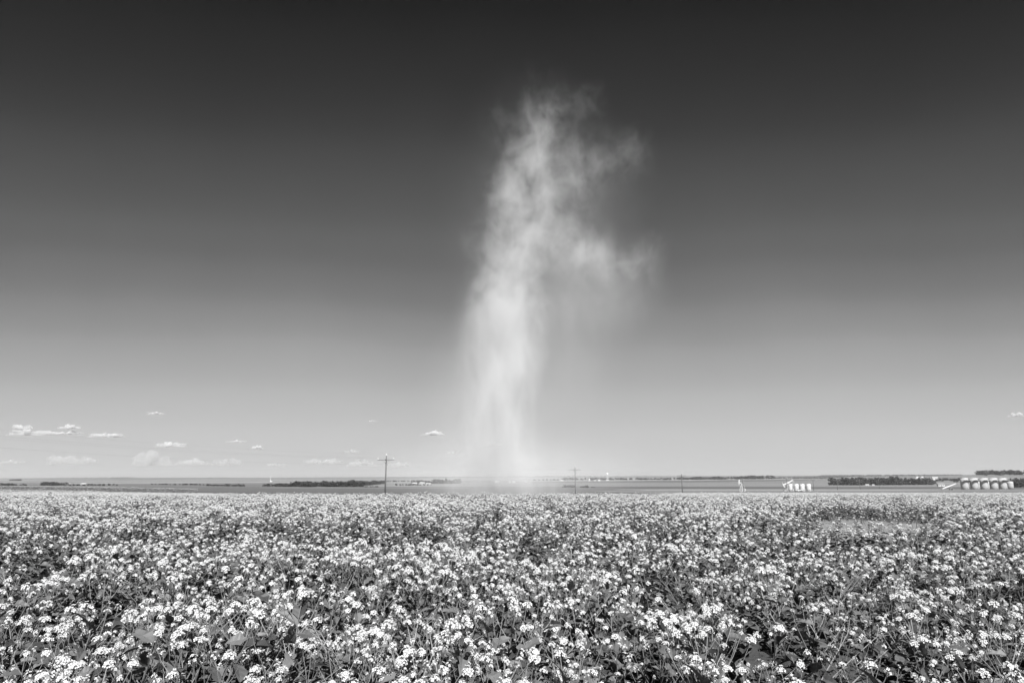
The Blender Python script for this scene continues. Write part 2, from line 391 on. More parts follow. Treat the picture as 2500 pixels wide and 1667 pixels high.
    # billows: streaks in the funnel, ragged lumps above; thin dust is torn first
    zb = math_n(t, 'ADD', math_n(t, 'MULTIPLY', sx.outputs[2], 0.36), math_n(t, 'MULTIPLY', math_n(t, 'MAXIMUM', math_n(t, 'SUBTRACT', sx.outputs[2], 20.0), 0.0), 0.45))
    cb = nd(t, 'ShaderNodeCombineXYZ'); t.links.new(sx.outputs[0], cb.inputs[0]); t.links.new(sx.outputs[1], cb.inputs[1]); t.links.new(zb, cb.inputs[2])
    n2 = noise_n(t, cb.outputs[0], 0.46, 5, 0.62)
    core = math_n(t, 'MULTIPLY', math_n(t, 'MINIMUM', math_n(t, 'DIVIDE', dens, 0.4), 1.0), 0.21)
    tear = mrange(t, math_n(t, 'ADD', n2, core), 0.45, 0.86, 0.0, 2.0)
    dens = math_n(t, 'ADD', math_n(t, 'MULTIPLY', dens, tear), math_n(t, 'MULTIPLY', veil, mrange(t, n2, 0.3, 0.7, 0.55, 1.4)))
    dens = math_n(t, 'MULTIPLY', dens, 0.60)
    pv = nd(t, 'ShaderNodeVolumePrincipled'); pv.inputs['Color'].default_value = g(0.99)
    pv.inputs['Anisotropy'].default_value = -0.30
    t.links.new(dens, pv.inputs['Density'])
    o = nd(t, 'ShaderNodeOutputMaterial'); t.links.new(pv.outputs[0], o.inputs['Volume'])
    m.cycles.homogeneous_volume = False
    m.cycles.volume_step_rate = 0.5
    # outer skin of the dust: a loft round everything that carries dust at each height
    rows = []
    for py in list(range(1206, 150, -22)):
        z = P(1216, py).z; k = mpx(py)
        i = [c for c in colm]
        xs = np.interp(-py, [-c[0] for c in i], [c[1] for c in i]); rs = np.interp(-py, [-c[0] for c in i], [c[2] for c in i])
        lo, hi, dep = xs - rs * 1.35, xs + rs * 1.35, rs * 1.35
        if py < 205: lo, hi, dep = xs - 40, xs + 40, 40
        for bx, by, rx, ry, a in blobs:
            u = (py - by) / (ry * 1.35)
            if abs(u) < 1:
                w = math.sqrt(1 - u * u) * rx * 1.35; lo = min(lo, bx - w); hi = max(hi, bx + w); dep = max(dep, w * 0.9)
        tb = 0.3 + 0.7 * (1206 - py) / 1000
        lo -= 30 * tb; hi += 30 * tb; dep += 30 * tb
        rows.append((z, P((lo + hi) / 2, py).x, (hi - lo) / 2 * k, dep * k))
    for _ in range(2):
        rows = [rows[0]] + [(b[0], (a[1] + 2 * b[1] + c[1]) / 4, max(b[2], (a[2] + 2 * b[2] + c[2]) / 4), max(b[3], (a[3] + 2 * b[3] + c[3]) / 4)) for a, b, c in zip(rows, rows[1:], rows[2:])] + [rows[-1]]
    n = 28; vs = []; fs = []
    for z, cx, hw, hd in rows: vs += [(cx + hw * math.cos(2 * math.pi * j / n), hd * math.sin(2 * math.pi * j / n), z) for j in range(n)]
    k = len(rows)
    fs = [(i * n + j, i * n + (j + 1) % n, (i + 1) * n + (j + 1) % n, (i + 1) * n + j) for i in range(k - 1) for j in range(n)]
    fs += [tuple(range(n))[::-1], tuple(range((k - 1) * n, k * n))]
    o = obj('dust_devil', mk_mesh('dust_devil', vs, fs, m, smooth=True)); o.location = base
    tag(o, 'tall pale dust devil whirling up behind the edge of the flower field', 'dust devil')
build_dust()

# ------------------------------------------------------------------ flowering mustard crop
def leaf_mesh(name, L, Wd, fold, droop, wav, seed):
    r = random.Random(seed); n = 6; vs = []; fs = []
    for i in range(n + 1):
        u = i / n
        w = Wd * (math.sin(math.pi * min(1, u * 0.93 + 0.07)) ** 0.75) * (1.15 - 0.35 * u) * (1 + r.uniform(-wav, wav))
        if i == 0: w = 0.004
        if i == n: w = 0.003
        x = L * u * (1 - 0.12 * u * droop); z = -droop * L * 0.45 * u * u
        e = r.uniform(-1, 1) * wav * Wd * 0.5
        vs += [(x, -w, z + fold * w + e), (x, 0, z), (x, w, z + fold * w - e)]
    for i in range(n):
        a = i * 3
        fs += [(a, a + 3, a + 4, a + 1), (a + 1, a + 4, a + 5, a + 2)]
    return (vs, fs, 'leaf')
def cluster_mesh(name, R, nf, seed, tall=1.05):
    "domed head of small four-petalled flowers over a knot of buds"
    r = random.Random(seed); vs = []; fs = []; mi = []
    for k in range(nf):
        # spread over the dome
        u = (k + 0.5) / nf; th = math.acos(1 - 1.12 * u); ph = k * 2.39996 + r.uniform(-.3, .3)
        nrm = Vector((math.sin(th) * math.cos(ph), math.sin(th) * math.sin(ph), math.cos(th)))
        c = Vector((nrm.x * R, nrm.y * R, nrm.z * R * tall)) * r.uniform(0.75, 1.25)
        nrm = (nrm + Vector((r.uniform(-.3, .3), r.uniform(-.3, .3), 0.35))).normalized()
        a = nrm.orthogonal().normalized(); b = nrm.cross(a); rot = r.uniform(0, 1.5)
        s = R * r.uniform(0.46, 0.62)
        for q in range(4):
            t = rot + q * math.pi / 2
            d = a * math.cos(t) + b * math.sin(t); e = nrm.cross(d)
            o = len(vs)
            vs += [c + d * 0.1 * s, c + d * 0.62 * s + e * 0.42 * s + nrm * 0.16 * s, c + d * 1.02 * s + nrm * 0.10 * s, c + d * 0.62 * s - e * 0.42 * s + nrm * 0.16 * s]
            fs.append((o, o + 1, o + 2, o + 3)); mi.append(0)
    # buds and flower stalks
    o = len(vs); n = 6
    for rr, zz in ((0.003, -R * 1.0), (R * 0.30, -R * 0.15), (R * 0.42, R * 0.28), (R * 0.1, R * 0.5)):
        vs += [Vector((rr * math.cos(2 * math.pi * j / n), rr * math.sin(2 * math.pi * j / n), zz)) for j in range(n)]
    for i in range(3):
        for j in range(n): fs.append((o + i * n + j, o + i * n + (j + 1) % n, o + (i + 1) * n + (j + 1) % n, o + (i + 1) * n + j)); mi.append(1)
    return (vs, fs, mi)
LEAVES = [leaf_mesh('leaf', 0.14, 0.034, 0.45, 0.8, 0.3, 1), leaf_mesh('leaf', 0.11, 0.034, 0.25, 0.5, 0.3, 2), leaf_mesh('leaf', 0.16, 0.040, 0.5, 1.0, 0.35, 3),
          leaf_mesh('leaf', 0.08, 0.016, 0.3, 0.4, 0.2, 4), leaf_mesh('leaf', 0.13, 0.024, 0.5, 0.6, 0.35, 5)]
CLUST = [cluster_mesh('flower_head', 0.020, 10, 1), cluster_mesh('flower_head', 0.024, 14, 2), cluster_mesh('flower_head', 0.013, 5, 3, 1.4), cluster_mesh('flower_head', 0.029, 18, 4), cluster_mesh('flower_head', 0.016, 9, 5, 2.0), cluster_mesh('flower_head', 0.022, 6, 6, 1.5)]
LEAF_ME = [mk_mesh('leaf', v, f, M['leaf']) for v, f, _ in LEAVES]
CLUST_ME = [mk_mesh('flower_head', v, f, [M['petal'], M['bud']], mi) for v, f, mi in CLUST]

def plant_spec(seed, big=1.0, branches=(5, 7)):
    "stem mesh data and the leaves and flower heads hung on it"
    r = random.Random(seed); mb = MB(); leaves = []; heads = []
    hgt = r.uniform(0.40, 0.66)
    lean = Vector((r.uniform(-.22, .22), r.uniform(-.22, .22), 1))
    def axis(p, d, L, r0, curl, n=4):
        pts = [p.copy()]; dd = d.normalized()
        for i in range(n):
            dd = (dd + curl + Vector((r.uniform(-.13, .13), r.uniform(-.13, .13), 0.05))).normalized()
            pts.append(pts[-1] + dd * L / n)
        mb.tube(pts, [r0 * (1 - 0.6 * i / n) for i in range(n + 1)], 4, cap=False)
        return pts, dd
    main, dmain = axis(Vector((0, 0, -0.03)), lean, hgt, 0.0055, Vector((0, 0, 0)), 6)
    def head(p, d, k):
        q = Vector((0, 0, 1)).rotation_difference((d + Vector((0, 0, 0.8))).normalized())
        heads.append((k, Matrix.Translation(p) @ q.to_matrix().to_4x4() @ Matrix.Rotation(r.uniform(0, 6.28), 4, 'Z') @ Matrix.Scale(big * r.uniform(0.55, 1.06), 4)))
    head(main[-1], dmain, r.choice((1, 3, 3, 0)))
    nb = r.randint(*branches); ph = r.uniform(0, 6.28)
    for b in range(nb):
        u = 0.22 + 0.68 * b / nb; i = u * 6; k = int(i); p = main[k].lerp(main[k + 1], i - k)
        ph += 2.4 + r.uniform(-.4, .4)
        d = Vector((math.cos(ph) * 0.75, math.sin(ph) * 0.75, r.uniform(0.45, 0.95)))
        L = (hgt * (1.02 - u)) * r.uniform(0.45, 1.05) + 0.06
        pts, dd = axis(p, d, L, 0.0034, Vector((-math.cos(ph) * 0.04, -math.sin(ph) * 0.04, 0.13)))
        head(pts[-1], dd, r.choice((0, 0, 1, 1, 2, 3, 4, 5)))
        # seed pods or side buds under the head
        for s in range(2):
            a = r.uniform(0, 6.28); q0 = pts[-2].lerp(pts[-1], 0.2 + 0.4 * s)
            mb.tube([q0, q0 + Vector((math.cos(a) * 0.028, math.sin(a) * 0.028, 0.024))], [0.0012, 0.0018], 3, cap=False)
        a = ph + r.uniform(-.5, .5)
        leaves.append((r.choice((3, 4, 1, 4)), Matrix.Translation(p.lerp(pts[1], 0.2)) @ Matrix.Rotation(a + 0.3, 4, 'Z') @ Matrix.Rotation(-r.uniform(-0.3, 0.8), 4, 'Y') @ Matrix.Rotation(r.uniform(-.6, .6), 4, 'X') @ Matrix.Scale(r.uniform(.8, 1.2), 4)))
    for b in range(r.randint(9, 11)):                       # broad leaves
        u = 0.10 + 0.75 * r.random(); i = u * 6; k = int(i); p = main[k].lerp(main[k + 1], i - k)
        a = r.uniform(0, 6.28)
        leaves.append((r.choice((0, 1, 1, 4, 3, 2)), Matrix.Translation(p) @ Matrix.Rotation(a, 4, 'Z') @ Matrix.Rotation(-r.uniform(-0.3, 1.2), 4, 'Y') @ Matrix.Rotation(r.uniform(-1.1, 1.1), 4, 'X') @ Matrix.Scale(r.uniform(.5, 1.1), 4)))
    return mb, leaves, heads
NVAR = 7
def rosette_spec(seed):
    "young leafy plant without flowers"
    r = random.Random(seed); mb = MB(); leaves = []; hgt = r.uniform(0.16, 0.30)
    pts = [Vector((0, 0, -0.03)), Vector((r.uniform(-.03, .03), r.uniform(-.03, .03), hgt * .5)), Vector((r.uniform(-.05, .05), r.uniform(-.05, .05), hgt))]
    mb.tube(pts, [0.005, 0.004, 0.002], 4, cap=False)
    for b in range(r.randint(13, 17)):
        u = 0.05 + 0.93 * r.random(); p = pts[0].lerp(pts[1], u * 2) if u < .5 else pts[1].lerp(pts[2], u * 2 - 1)
        leaves.append((r.choice((0, 1, 1, 4, 3, 2, 0)), Matrix.Translation(p) @ Matrix.Rotation(r.uniform(0, 6.28), 4, 'Z') @ Matrix.Rotation(-r.uniform(0.0, 1.25), 4, 'Y') @ Matrix.Rotation(r.uniform(-.9, .9), 4, 'X') @ Matrix.Scale(r.uniform(.6, 1.15), 4)))
    return mb, leaves, []
def stalk_spec(seed):
    "bare leaning stalks with a few side shoots and pods"
    r = random.Random(seed); mb = MB()
    for k in range(r.randint(1, 2)):
        a = r.uniform(0, 6.28); ln = r.uniform(0.4, 1.1); p = Vector((r.uniform(-.05, .05), r.uniform(-.05, .05), -0.02)); d = Vector((math.cos(a) * ln, math.sin(a) * ln, 1)).normalized(); L = r.uniform(0.45, 0.75)
        pts = [p, p + d * L * .5 + Vector((0, 0, r.uniform(-.02, .04))), p + d * L]
        mb.tube(pts, [0.0065, 0.0055, 0.003], 5, cap=False)
        for q in range(r.randint(3, 6)):
            b = a + r.choice((-1, 1)) * r.uniform(0.4, 1.2); s0 = pts[1].lerp(pts[2], r.random()); l2 = r.uniform(0.05, 0.2)
            mb.tube([s0, s0 + Vector((math.cos(b) * l2, math.sin(b) * l2, l2 * r.uniform(.2, 1)))], [0.003, 0.0018], 4, cap=False)
    return mb, [], []
SPECS = [plant_spec(100 + i) for i in range(NVAR)] + [rosette_spec(300 + i) for i in range(3)] + [stalk_spec(400 + i) for i in range(3)]
NROS = NVAR + 3; NDEAD = NROS + 3
SPECS += [plant_spec(500 + i, 1.28, (2, 4)) for i in range(6)]          # fuller heads, fewer shoots: the thriftier soil farther out
NALL = len(SPECS)
STEM_ME = [s[0].mesh('stem', M['stem']) for s in SPECS]

def bare(X, Y):
    "bare soil patch in the stand, to the right"
    a = X - 0.50 * Y
    return (((a - 0.5) / 2.5) ** 2 + ((Y - 21.5) / 5.6) ** 2) < 1 + 0.7 * mnoise.noise(Vector((X * 0.5, Y * 0.35, 3))) + 0.7 * mnoise.noise(Vector((X * 1.9, Y * 1.3, 8)))
def crop_end(X):
    return 50.0
pts = []
# stand up to about 55 m, in view or up to a few metres beside it
Y = 2.3
def scatter(y0, y1, dens, side):
    area_w = lambda y: 2 * (0.80 * y + side)
    n = int((y1 - y0) * area_w((y0 + y1) / 2) * dens)
    ys = rng.uniform(y0, y1, n); ws = 0.80 * ys + side
    xs = rng.uniform(-1, 1, n) * ws
    return np.stack([xs, ys], 1)
bands = [(2.3, 8, 15.0, 2.2), (8, 16, 13.0, 2.5), (16, 30, 10.5, 3), (30, 58, 8.5, 4)]
P0 = np.concatenate([scatter(*b) for b in bands])
far = []
for (x, y) in np.concatenate([scatter(58, 90, 5.5, 4), scatter(90, 150, 3.5, 4)]):
    px = PX + F * x / y
    reach = 62 + 88 * (sstep(700, 150, px) + sstep(1550, 1850, px))
    if y < reach + 6 * mnoise.noise(Vector((x * 0.1, 0, 0))): far.append((x, y))
rise = []
_x, _y = rng.normal(-150, 55, 9000), rng.normal(205, 38, 9000)      # the crop goes on over the rise on the left
_k = (_y > 148) & (_x / _y < -0.45) & (H(_x, _y) > -3.0)
rise = np.stack([_x[_k], _y[_k]], 1)
cand = []
for x, y in P0:
    n1 = mnoise.noise(Vector((x * 0.8, y * 0.8, 0))); n2 = mnoise.noise(Vector((x * 0.13, y * 0.13, 7)))
    if bare(x, y): 
        if rng.random() > 0.20: continue
        s = rng.uniform(0.35, 0.75)
    else:
        s = (0.90 + 0.26 * n1 + 0.18 * n2) * rng.uniform(0.66, 1.25)
        if n1 < -0.10 and rng.random() < (0.4 if y < 8 else 0.6): continue
        if rng.random() < 0.006: s *= 1.3
    if y < 4: s = min(s, 1.0)
    cand.append((x, y, s))
cand = np.array(cand)
dist = np.hypot(cand[:, 0], cand[:, 1])
# plants whose tops show, nearest first
_v = np.stack([cand[:, 0], cand[:, 1], H(cand[:, 0], cand[:, 1]) + 0.52 * cand[:, 2] - EYE], 1); _z = _v @ FW
ppx, ppy = PX + F * _v[:, 0] / _z, PY - F * (_v @ UP) / _z
vis = (ppx > 5) & (ppx < 2495) & (ppy < 1690)
order = np.argsort(np.where(vis, dist, 1e9))
NSINGLE = 295
single = set(order[:NSINGLE].tolist())
# the nearest plants: one object each
COLS = ['at the left edge', 'near the left edge', 'in the left quarter', 'under the tallest pole', 'below the dust devil',
        'right of the middle', 'below the small tanks', 'in the right quarter', 'below the dark grove', 'at the right edge']
ROWS = ['at the very bottom', 'in the front rows', 'behind the front rows', 'in the middle rows']
def plant_label(k):
    c = min(9, max(0, int(ppx[k] / 250))); y = ppy[k]
    r = 0 if y > 1610 else 1 if y > 1530 else 2 if y > 1470 else 3
    h = 'tall' if cand[k][2] > 1.05 else 'short' if cand[k][2] < 0.75 else 'middling'
    return f'{h} white flowering mustard plant {ROWS[r]}, {COLS[c]}'
for k in order[:NSINGLE]:
    x, y, s = cand[k]; v = rnd.randrange(NVAR); rz = rnd.uniform(0, 6.28)
    o = bpy.data.objects.new('mustard_plant', None); col.objects.link(o); o.empty_display_size = 0.05
    o.location = (x, y, hz(x, y)); o.rotation_euler = (rnd.uniform(-.1, .1), rnd.uniform(-.1, .1), rz); o.scale = (s, s, s)
    tag(o, plant_label(k), 'plant', 'nearest flowering plants of the field')
    c = bpy.data.objects.new('stem', STEM_ME[v]); col.objects.link(c); c.parent = o
    for i, mt in SPECS[v][1]:
        c = bpy.data.objects.new('leaf', LEAF_ME[i]); c.parent = o; c.matrix_local = mt; col.objects.link(c)
    for i, mt in SPECS[v][2]:
        c = bpy.data.objects.new('flower_head', CLUST_ME[i]); c.parent = o; c.matrix_local = mt; col.objects.link(c)

# the rest of the stand: the same plants spread over points by geometry nodes, one object
def joined(v):
    mb, lv, hd = SPECS[v]
    vs = [Vector(p) for p in mb.v]; fs = list(mb.f); mi = [2] * len(fs)
    for lst, src, leaf in ((lv, LEAVES, True), (hd, CLUST, False)):
        for i, mt in lst:
            V, Fc, X = src[i]; o = len(vs)
            vs += [mt @ Vector(p) for p in V]; fs += [tuple(q + o for q in f) for f in Fc]
            mi += [1] * len(Fc) if leaf else [0 if q == 0 else 3 for q in X]
    return vs, fs, mi
def crop_object(name, points, label):
    V, Fc, MI, ID = [], [], [], []
    for v in range(NALL):
        a, b, c = joined(v); o = len(V)
        V += [tuple(p) for p in a]; Fc += [tuple(q + o for q in f) for f in b]; MI += c; ID += [v] * len(a)
    nsrc = len(V); n = len(points)
    V += [tuple(p[:3]) for p in points]; ID += [-1] * n
    me = bpy.data.meshes.new(name); me.from_pydata(V, [], Fc)
    for k in ('petal', 'leaf', 'stem', 'bud'): me.materials.append(M[k])
    me.polygons.foreach_set('material_index', np.array(MI, np.int32))
    def attr(nm, typ, vals, dim=1):
        a = me.attributes.new(nm, typ, 'POINT')
        a.data.foreach_set('value' if dim == 1 else 'vector', np.asarray(vals).ravel())
    attr('which', 'INT', np.array(ID, np.int32))
    full = np.zeros((nsrc + n, 3), np.float32); full[nsrc:] = np.array([p[3] for p in points], np.float32); attr('turn', 'FLOAT_VECTOR', full, 3)
    f1 = np.ones(nsrc + n, np.float32); f1[nsrc:] = [p[4] for p in points]; attr('size', 'FLOAT', f1)
    f2 = np.zeros(nsrc + n, np.int32); f2[nsrc:] = [p[5] for p in points]; attr('variant', 'INT', f2)
    ng = bpy.data.node_groups.new('spread_plants', 'GeometryNodeTree')
    ng.interface.new_socket('Geometry', in_out='INPUT', socket_type='NodeSocketGeometry'); ng.interface.new_socket('Geometry', in_out='OUTPUT', socket_type='NodeSocketGeometry')
    gi = ng.nodes.new('NodeGroupInput'); go = ng.nodes.new('NodeGroupOutput')
    def named(nm, dt):
        q = ng.nodes.new('GeometryNodeInputNamedAttribute'); q.data_type = dt; q.inputs[0].default_value = nm
        return q.outputs[0]
    which = named('which', 'INT')
    def pick(k):
        c = ng.nodes.new('FunctionNodeCompare'); c.data_type = 'INT'; c.operation = 'EQUAL'
        ng.links.new(which, c.inputs[2]); c.inputs[3].default_value = k
        s = ng.nodes.new('GeometryNodeSeparateGeometry'); s.domain = 'POINT'
        ng.links.new(gi.outputs[0], s.inputs[0]); ng.links.new(c.outputs[0], s.inputs[1])
        return s.outputs[0]
    gti = ng.nodes.new('GeometryNodeGeometryToInstance')
    for v in reversed(range(NALL)): ng.links.new(pick(v), gti.inputs[0])
    iop = ng.nodes.new('GeometryNodeInstanceOnPoints')
    ng.links.new(pick(-1), iop.inputs['Points']); ng.links.new(gti.outputs[0], iop.inputs['Instance'])
    iop.inputs['Pick Instance'].default_value = True
    ng.links.new(named('variant', 'INT'), iop.inputs['Instance Index'])
    ng.links.new(named('turn', 'FLOAT_VECTOR'), iop.inputs['Rotation']); ng.links.new(named('size', 'FLOAT'), iop.inputs['Scale'])
    ng.links.new(iop.outputs[0], go.inputs[0])
    o = obj(name, me); md = o.modifiers.new('spread', 'NODES'); md.node_group = ng
    o['kind'] = 'stuff'; o['label'] = label; o['category'] = 'crop'
    return o
def rows(xy, sizes, v0=0, v1=NVAR):
    xy = np.asarray(xy); z = H(xy[:, 0], xy[:, 1]); n = len(xy)
    rot = np.stack([rng.uniform(-.15, .15, n), rng.uniform(-.15, .15, n), rng.uniform(0, 6.28, n)], 1); var = rng.integers(v0, v1, n)
    return [(x, y, h, tuple(r), s, int(v)) for (x, y), h, r, s, v in zip(xy.tolist(), z.tolist(), rot.tolist(), np.asarray(sizes).tolist(), var.tolist())]
keep = np.array([k not in single for k in range(len(cand))])
# some stretches of the stand are not yet in flower
leafy_only = np.array([mnoise.noise(Vector((x * 0.22, y * 0.22, 21))) + 0.5 * mnoise.noise(Vector((x * 0.9, y * 0.9, 5))) < -0.22 and rnd.random() < 0.42 for x, y, _ in cand]) & keep
keep &= ~leafy_only
full_head = keep & (rng.random(len(cand)) < sstep(6.5, 12.0, dist)); keep &= ~full_head
rest = rows(cand[keep, :2], cand[keep, 2]) + rows(cand[full_head, :2], cand[full_head, 2], NDEAD, NALL) + rows(cand[leafy_only, :2], cand[leafy_only, 2] * 1.2, NVAR, NROS) + rows(far, rng.uniform(0.7, 1.15, len(far)), NDEAD, NALL) + rows(rise, rng.uniform(0.8, 1.2, len(rise)), NDEAD, NALL)
under = np.concatenate([scatter(2.0, 8, 9, 2.2), scatter(8, 16, 7, 2.5), scatter(16, 28, 4, 3)])
under = under[[not bare(x, y) for x, y in under]]
rest += rows(under, rng.uniform(0.7, 1.25, len(under)), NVAR, NROS)
dead = np.concatenate([scatter(2.8, 9, 0.9, 2.2), scatter(9, 25, 0.45, 2.5)]); rest += rows(dead, rng.uniform(0.7, 1.15, len(dead)), NROS, NDEAD)
crop_object('mustard_crop', rest, 'dense white flowering mustard crop reaching to the far edge of the field')

# ------------------------------------------------------------------ power line
POLE_PX = [(940, 158, 1108), (1405, 245, 1137), (1666, 334, 1154), (1815, 400, 1158), (1922, 470, 1163), (1987, 545, 1168), (2045, 625, 1169), (2100, 705, 1170), (2147, 790, 1171)]
pole_sites = [at_depth(px, Y) for px, Y, _ in POLE_PX]
first = pole_sites[0] + (pole_sites[0] - pole_sites[1]) * 1.0
line_dir = (pole_sites[1] - pole_sites[0]).normalized(); arm_rz = math.atan2(line_dir.y, line_dir.x) - math.pi / 2
ARM, ARM_W = 0.95, 2.45
def pole_thing(site, hgt, label):
    t = thing('utility_pole', label, 'utility pole', site, arm_rz, 'poles of the power line crossing the fields')
    part('pole', MB().tube([(0, 0, -0.5), (0, 0, hgt * 0.5), (0, 0, hgt)], [0.19, 0.165, 0.13], 10), M['pole'], t, True)
    za = hgt - ARM
    part('crossarm', MB().box((0, -0.19, za), (2 * ARM_W, 0.12, 0.14)), M['arm'], t)
    for sx in (-1, 1):
        part('brace', MB().tube([(sx * 1.1, -0.19, za - 0.075), (sx * 0.05, -0.17, za - 0.7)], 0.03, 5), M['arm'], t)
        ins = MB().lathe([(0.04, za + 0.07), (0.04, za + 0.16), (0.17, za + 0.18), (0.19, za + 0.24), (0.12, za + 0.28), (0.16, za + 0.32), (0.10, za + 0.40), (0.03, za + 0.42)], 10, (sx * (ARM_W - 0.15), -0.19, 0))
        part('insulator', ins, M['porcelain'], t, True)
    part('insulator', MB().lathe([(0.05, hgt), (0.05, hgt + 0.1), (0.20, hgt + 0.13), (0.22, hgt + 0.2), (0.14, hgt + 0.25), (0.17, hgt + 0.30), (0.05, hgt + 0.38)], 10), M['porcelain'], t, True)
    part('neutral_bracket', MB().box((0.32, -0.2, za - 1.15), (0.75, 0.06, 0.08)).lathe([(0.03, za - 1.11), (0.07, za - 1.06), (0.07, za - 0.98), (0.03, za - 0.95)], 8, (0.62, -0.2, 0)), M['steel'], t)
    part('hardware', MB().box((0, -0.24, za), (0.26, 0.06, 0.3)).box((0, -0.2, za - 0.75), (0.3, 0.1, 0.12)), M['dark'], t)
    return t
labels = ['tallest utility pole with white insulators, left of the dust devil', 'bare crossarm utility pole just right of the dust devil, above low bushes',
          'utility pole whose crossarm just clears the horizon, second one right of the dust devil', 'pale utility pole standing behind the white pumpjack seen end-on',
          'small utility pole rising behind the far pumpjack and its row of tanks', 'small utility pole just right of the row of four white tanks', 'thin far utility pole in front of the left end of the dark grove',
          'thin far utility pole in front of the middle of the dark grove', 'farthest utility pole, in front of the right half of the dark grove']
tops = []
for (px, Y, ty), site, lb in zip(POLE_PX, pole_sites, labels):
    top = pos(px, ty, Y).z - 0.38; hgt = top - site.z
    pole_thing(site, hgt, lb); tops.append((site, hgt))
tops = [(Vector((first.x, first.y, hz(first.x, first.y))), 9.2)] + tops        # the next pole stands outside the frame
pole_thing(tops[0][0], 9.2, 'utility pole outside the left edge of the view carrying the wires onward')
R2 = Matrix.Rotation(arm_rz, 4, 'Z')
for off, lb in (((-(ARM_W - .15), -0.19, -ARM + 0.42), 'left-hand wire of the power line, on the far end of the crossarms'), (((ARM_W - .15), -0.19, -ARM + 0.42), 'right-hand wire of the power line, on the near end of the crossarms'),
                ((0, 0, 0.38), 'topmost wire of the power line, on the pole tops'), ((0.62, -0.2, -ARM - 0.95), 'lowest wire of the power line, slung below the crossarms')):
    mb = MB(); P_ = [s + (R2 @ Vector((off[0], off[1], h + off[2]))) for s, h in tops]
    line = []
    for a, b in zip(P_, P_[1:]):
        sag = (b - a).length * 0.011
        line += [a.lerp(b, i / 16) - Vector((0, 0, 4 * sag * (i / 16) * (1 - i / 16))) for i in range(16)]
    line.append(P_[-1]); mb.tube(line, 0.006, 4)
    w = obj('power_line_wire', mb.mesh('power_line_wire', M['wire'])); tag(w, lb, 'wire', 'wires of the power line')

# ------------------------------------------------------------------ trees
def tree_meshes(seed, Wd, Ht, nleaf, low=0.12):
    "crown of small leaf faces in uneven clumps, tapered trunk with limbs (unit: metres)"
    r = random.Random(seed); clumps = []
    for k in range(15):
        u = (k + r.random()) / 15; z = Ht * (low + 0.12 + 0.72 * u); w = Wd * 0.5 * (0.55 + 0.5 * math.sin(math.pi * (0.15 + 0.8 * u)))
        a = r.uniform(0, 6.28); rr = w * r.random() ** 0.6
        clumps.append((Vector((math.cos(a) * rr, math.sin(a) * rr, z)), Wd * r.uniform(0.15, 0.27)))
    vs, fs = [], []
    for k in range(nleaf):
        c, R = r.choice(clumps)
        d = Vector((r.gauss(0, 1), r.gauss(0, 1), r.gauss(0, 1))).normalized() * R * (0.55 + 0.5 * r.random())
        p = c + Vector((d.x, d.y, d.z * 0.8)); n = (d.normalized() + Vector((r.uniform(-.7, .7), r.uniform(-.7, .7), r.uniform(-.2, .9)))).normalized()
        a = n.orthogonal().normalized(); a = Matrix.Rotation(r.uniform(0, 6.28), 3, n) @ a; b = n.cross(a); s = Wd * r.uniform(0.05, 0.11)
        o = len(vs); vs += [p - a * s, p - b * s * 0.6, p + a * s, p + b * s * 0.6]; fs.append((o, o + 1, o + 2, o + 3))
    crown = mk_mesh('crown', vs, fs, M['crown'])
    mb = MB(); mb.tube([(0, 0, -0.4), (0.1, 0, Ht * 0.25), (0, 0.1, Ht * 0.6)], [Wd * 0.035, Wd * 0.026, Wd * 0.012], 6)
    for c, R in clumps[:5]: mb.tube([(0.05, 0, Ht * r.uniform(0.2, 0.4)), c * 0.6 + Vector((0, 0, Ht * 0.15)), c], [Wd * 0.016, Wd * 0.012, Wd * 0.006], 4)
    return crown, mb.mesh('trunk', M['trunk'])
TREES = [tree_meshes(1, 8, 10, 560, -0.06), tree_meshes(2, 9, 9, 580, -0.10), tree_meshes(3, 6.5, 11, 520, -0.04), tree_meshes(4, 8, 8, 560, -0.12)]
BUSH = [tree_meshes(5, 5, 3.4, 320, -0.05), tree_meshes(6, 6, 3.6, 340, -0.05)]
def plant_tree(site, h, label, group, name='tree', cat='tree', kinds=TREES, wide=1.0):
    cr, tr = rnd.choice(kinds); base_h = max(v.co.z for v in cr.vertices)
    k = h / base_h
    o = thing(name, label, cat, site, rnd.uniform(0, 6.28), group); o.scale = (k * wide, k * wide, k)
    obj('trunk', tr, o); obj('crown', cr, o)
def belt(px0, px1, py0, py1, hpx, n, label, group, rows_=1, jy=0.03, Yfix=None, wide=1.1, **kw):
    for i in range(n):
        u = (i + rnd.uniform(0.2, 0.8)) / n; px = px0 + (px1 - px0) * u; py = py0 + (py1 - py0) * u
        site = on_ground(px, py) if Yfix is None else at_depth(px, Yfix)
        Y = site.y * (1 + rnd.uniform(0, jy)); site = at_depth(px, Y)
        h = (hpx[0] + (hpx[1] - hpx[0]) * u) * rnd.uniform(0.85, 1.3) * Y / F
        plant_tree(site, h, label, group, wide=wide * rnd.uniform(0.9, 1.25), **kw)
belt(640, 770, 1187, 1189, (5, 12), 18, 'dark tree in the left tail of the long shelterbelt left of the tallest pole', 'trees of the long shelterbelt', wide=1.5)
belt(715, 880, 1188, 1188.5, (11, 13), 34, 'dark tree in the thick middle of the long shelterbelt left of the tallest pole', 'trees of the long shelterbelt', jy=0.06, wide=1.3)
belt(870, 936, 1187.5, 1181, (11, 7), 14, 'dark tree at the right end of the shelterbelt just left of the tallest pole', 'trees of the long shelterbelt', wide=1.4)
belt(876, 924, 1189, 1189, (2.6, 2.6), 8, 'low scrub tree in the thin row under the right end of the shelterbelt', 'scrub row under the shelterbelt', kinds=BUSH, wide=1.2)
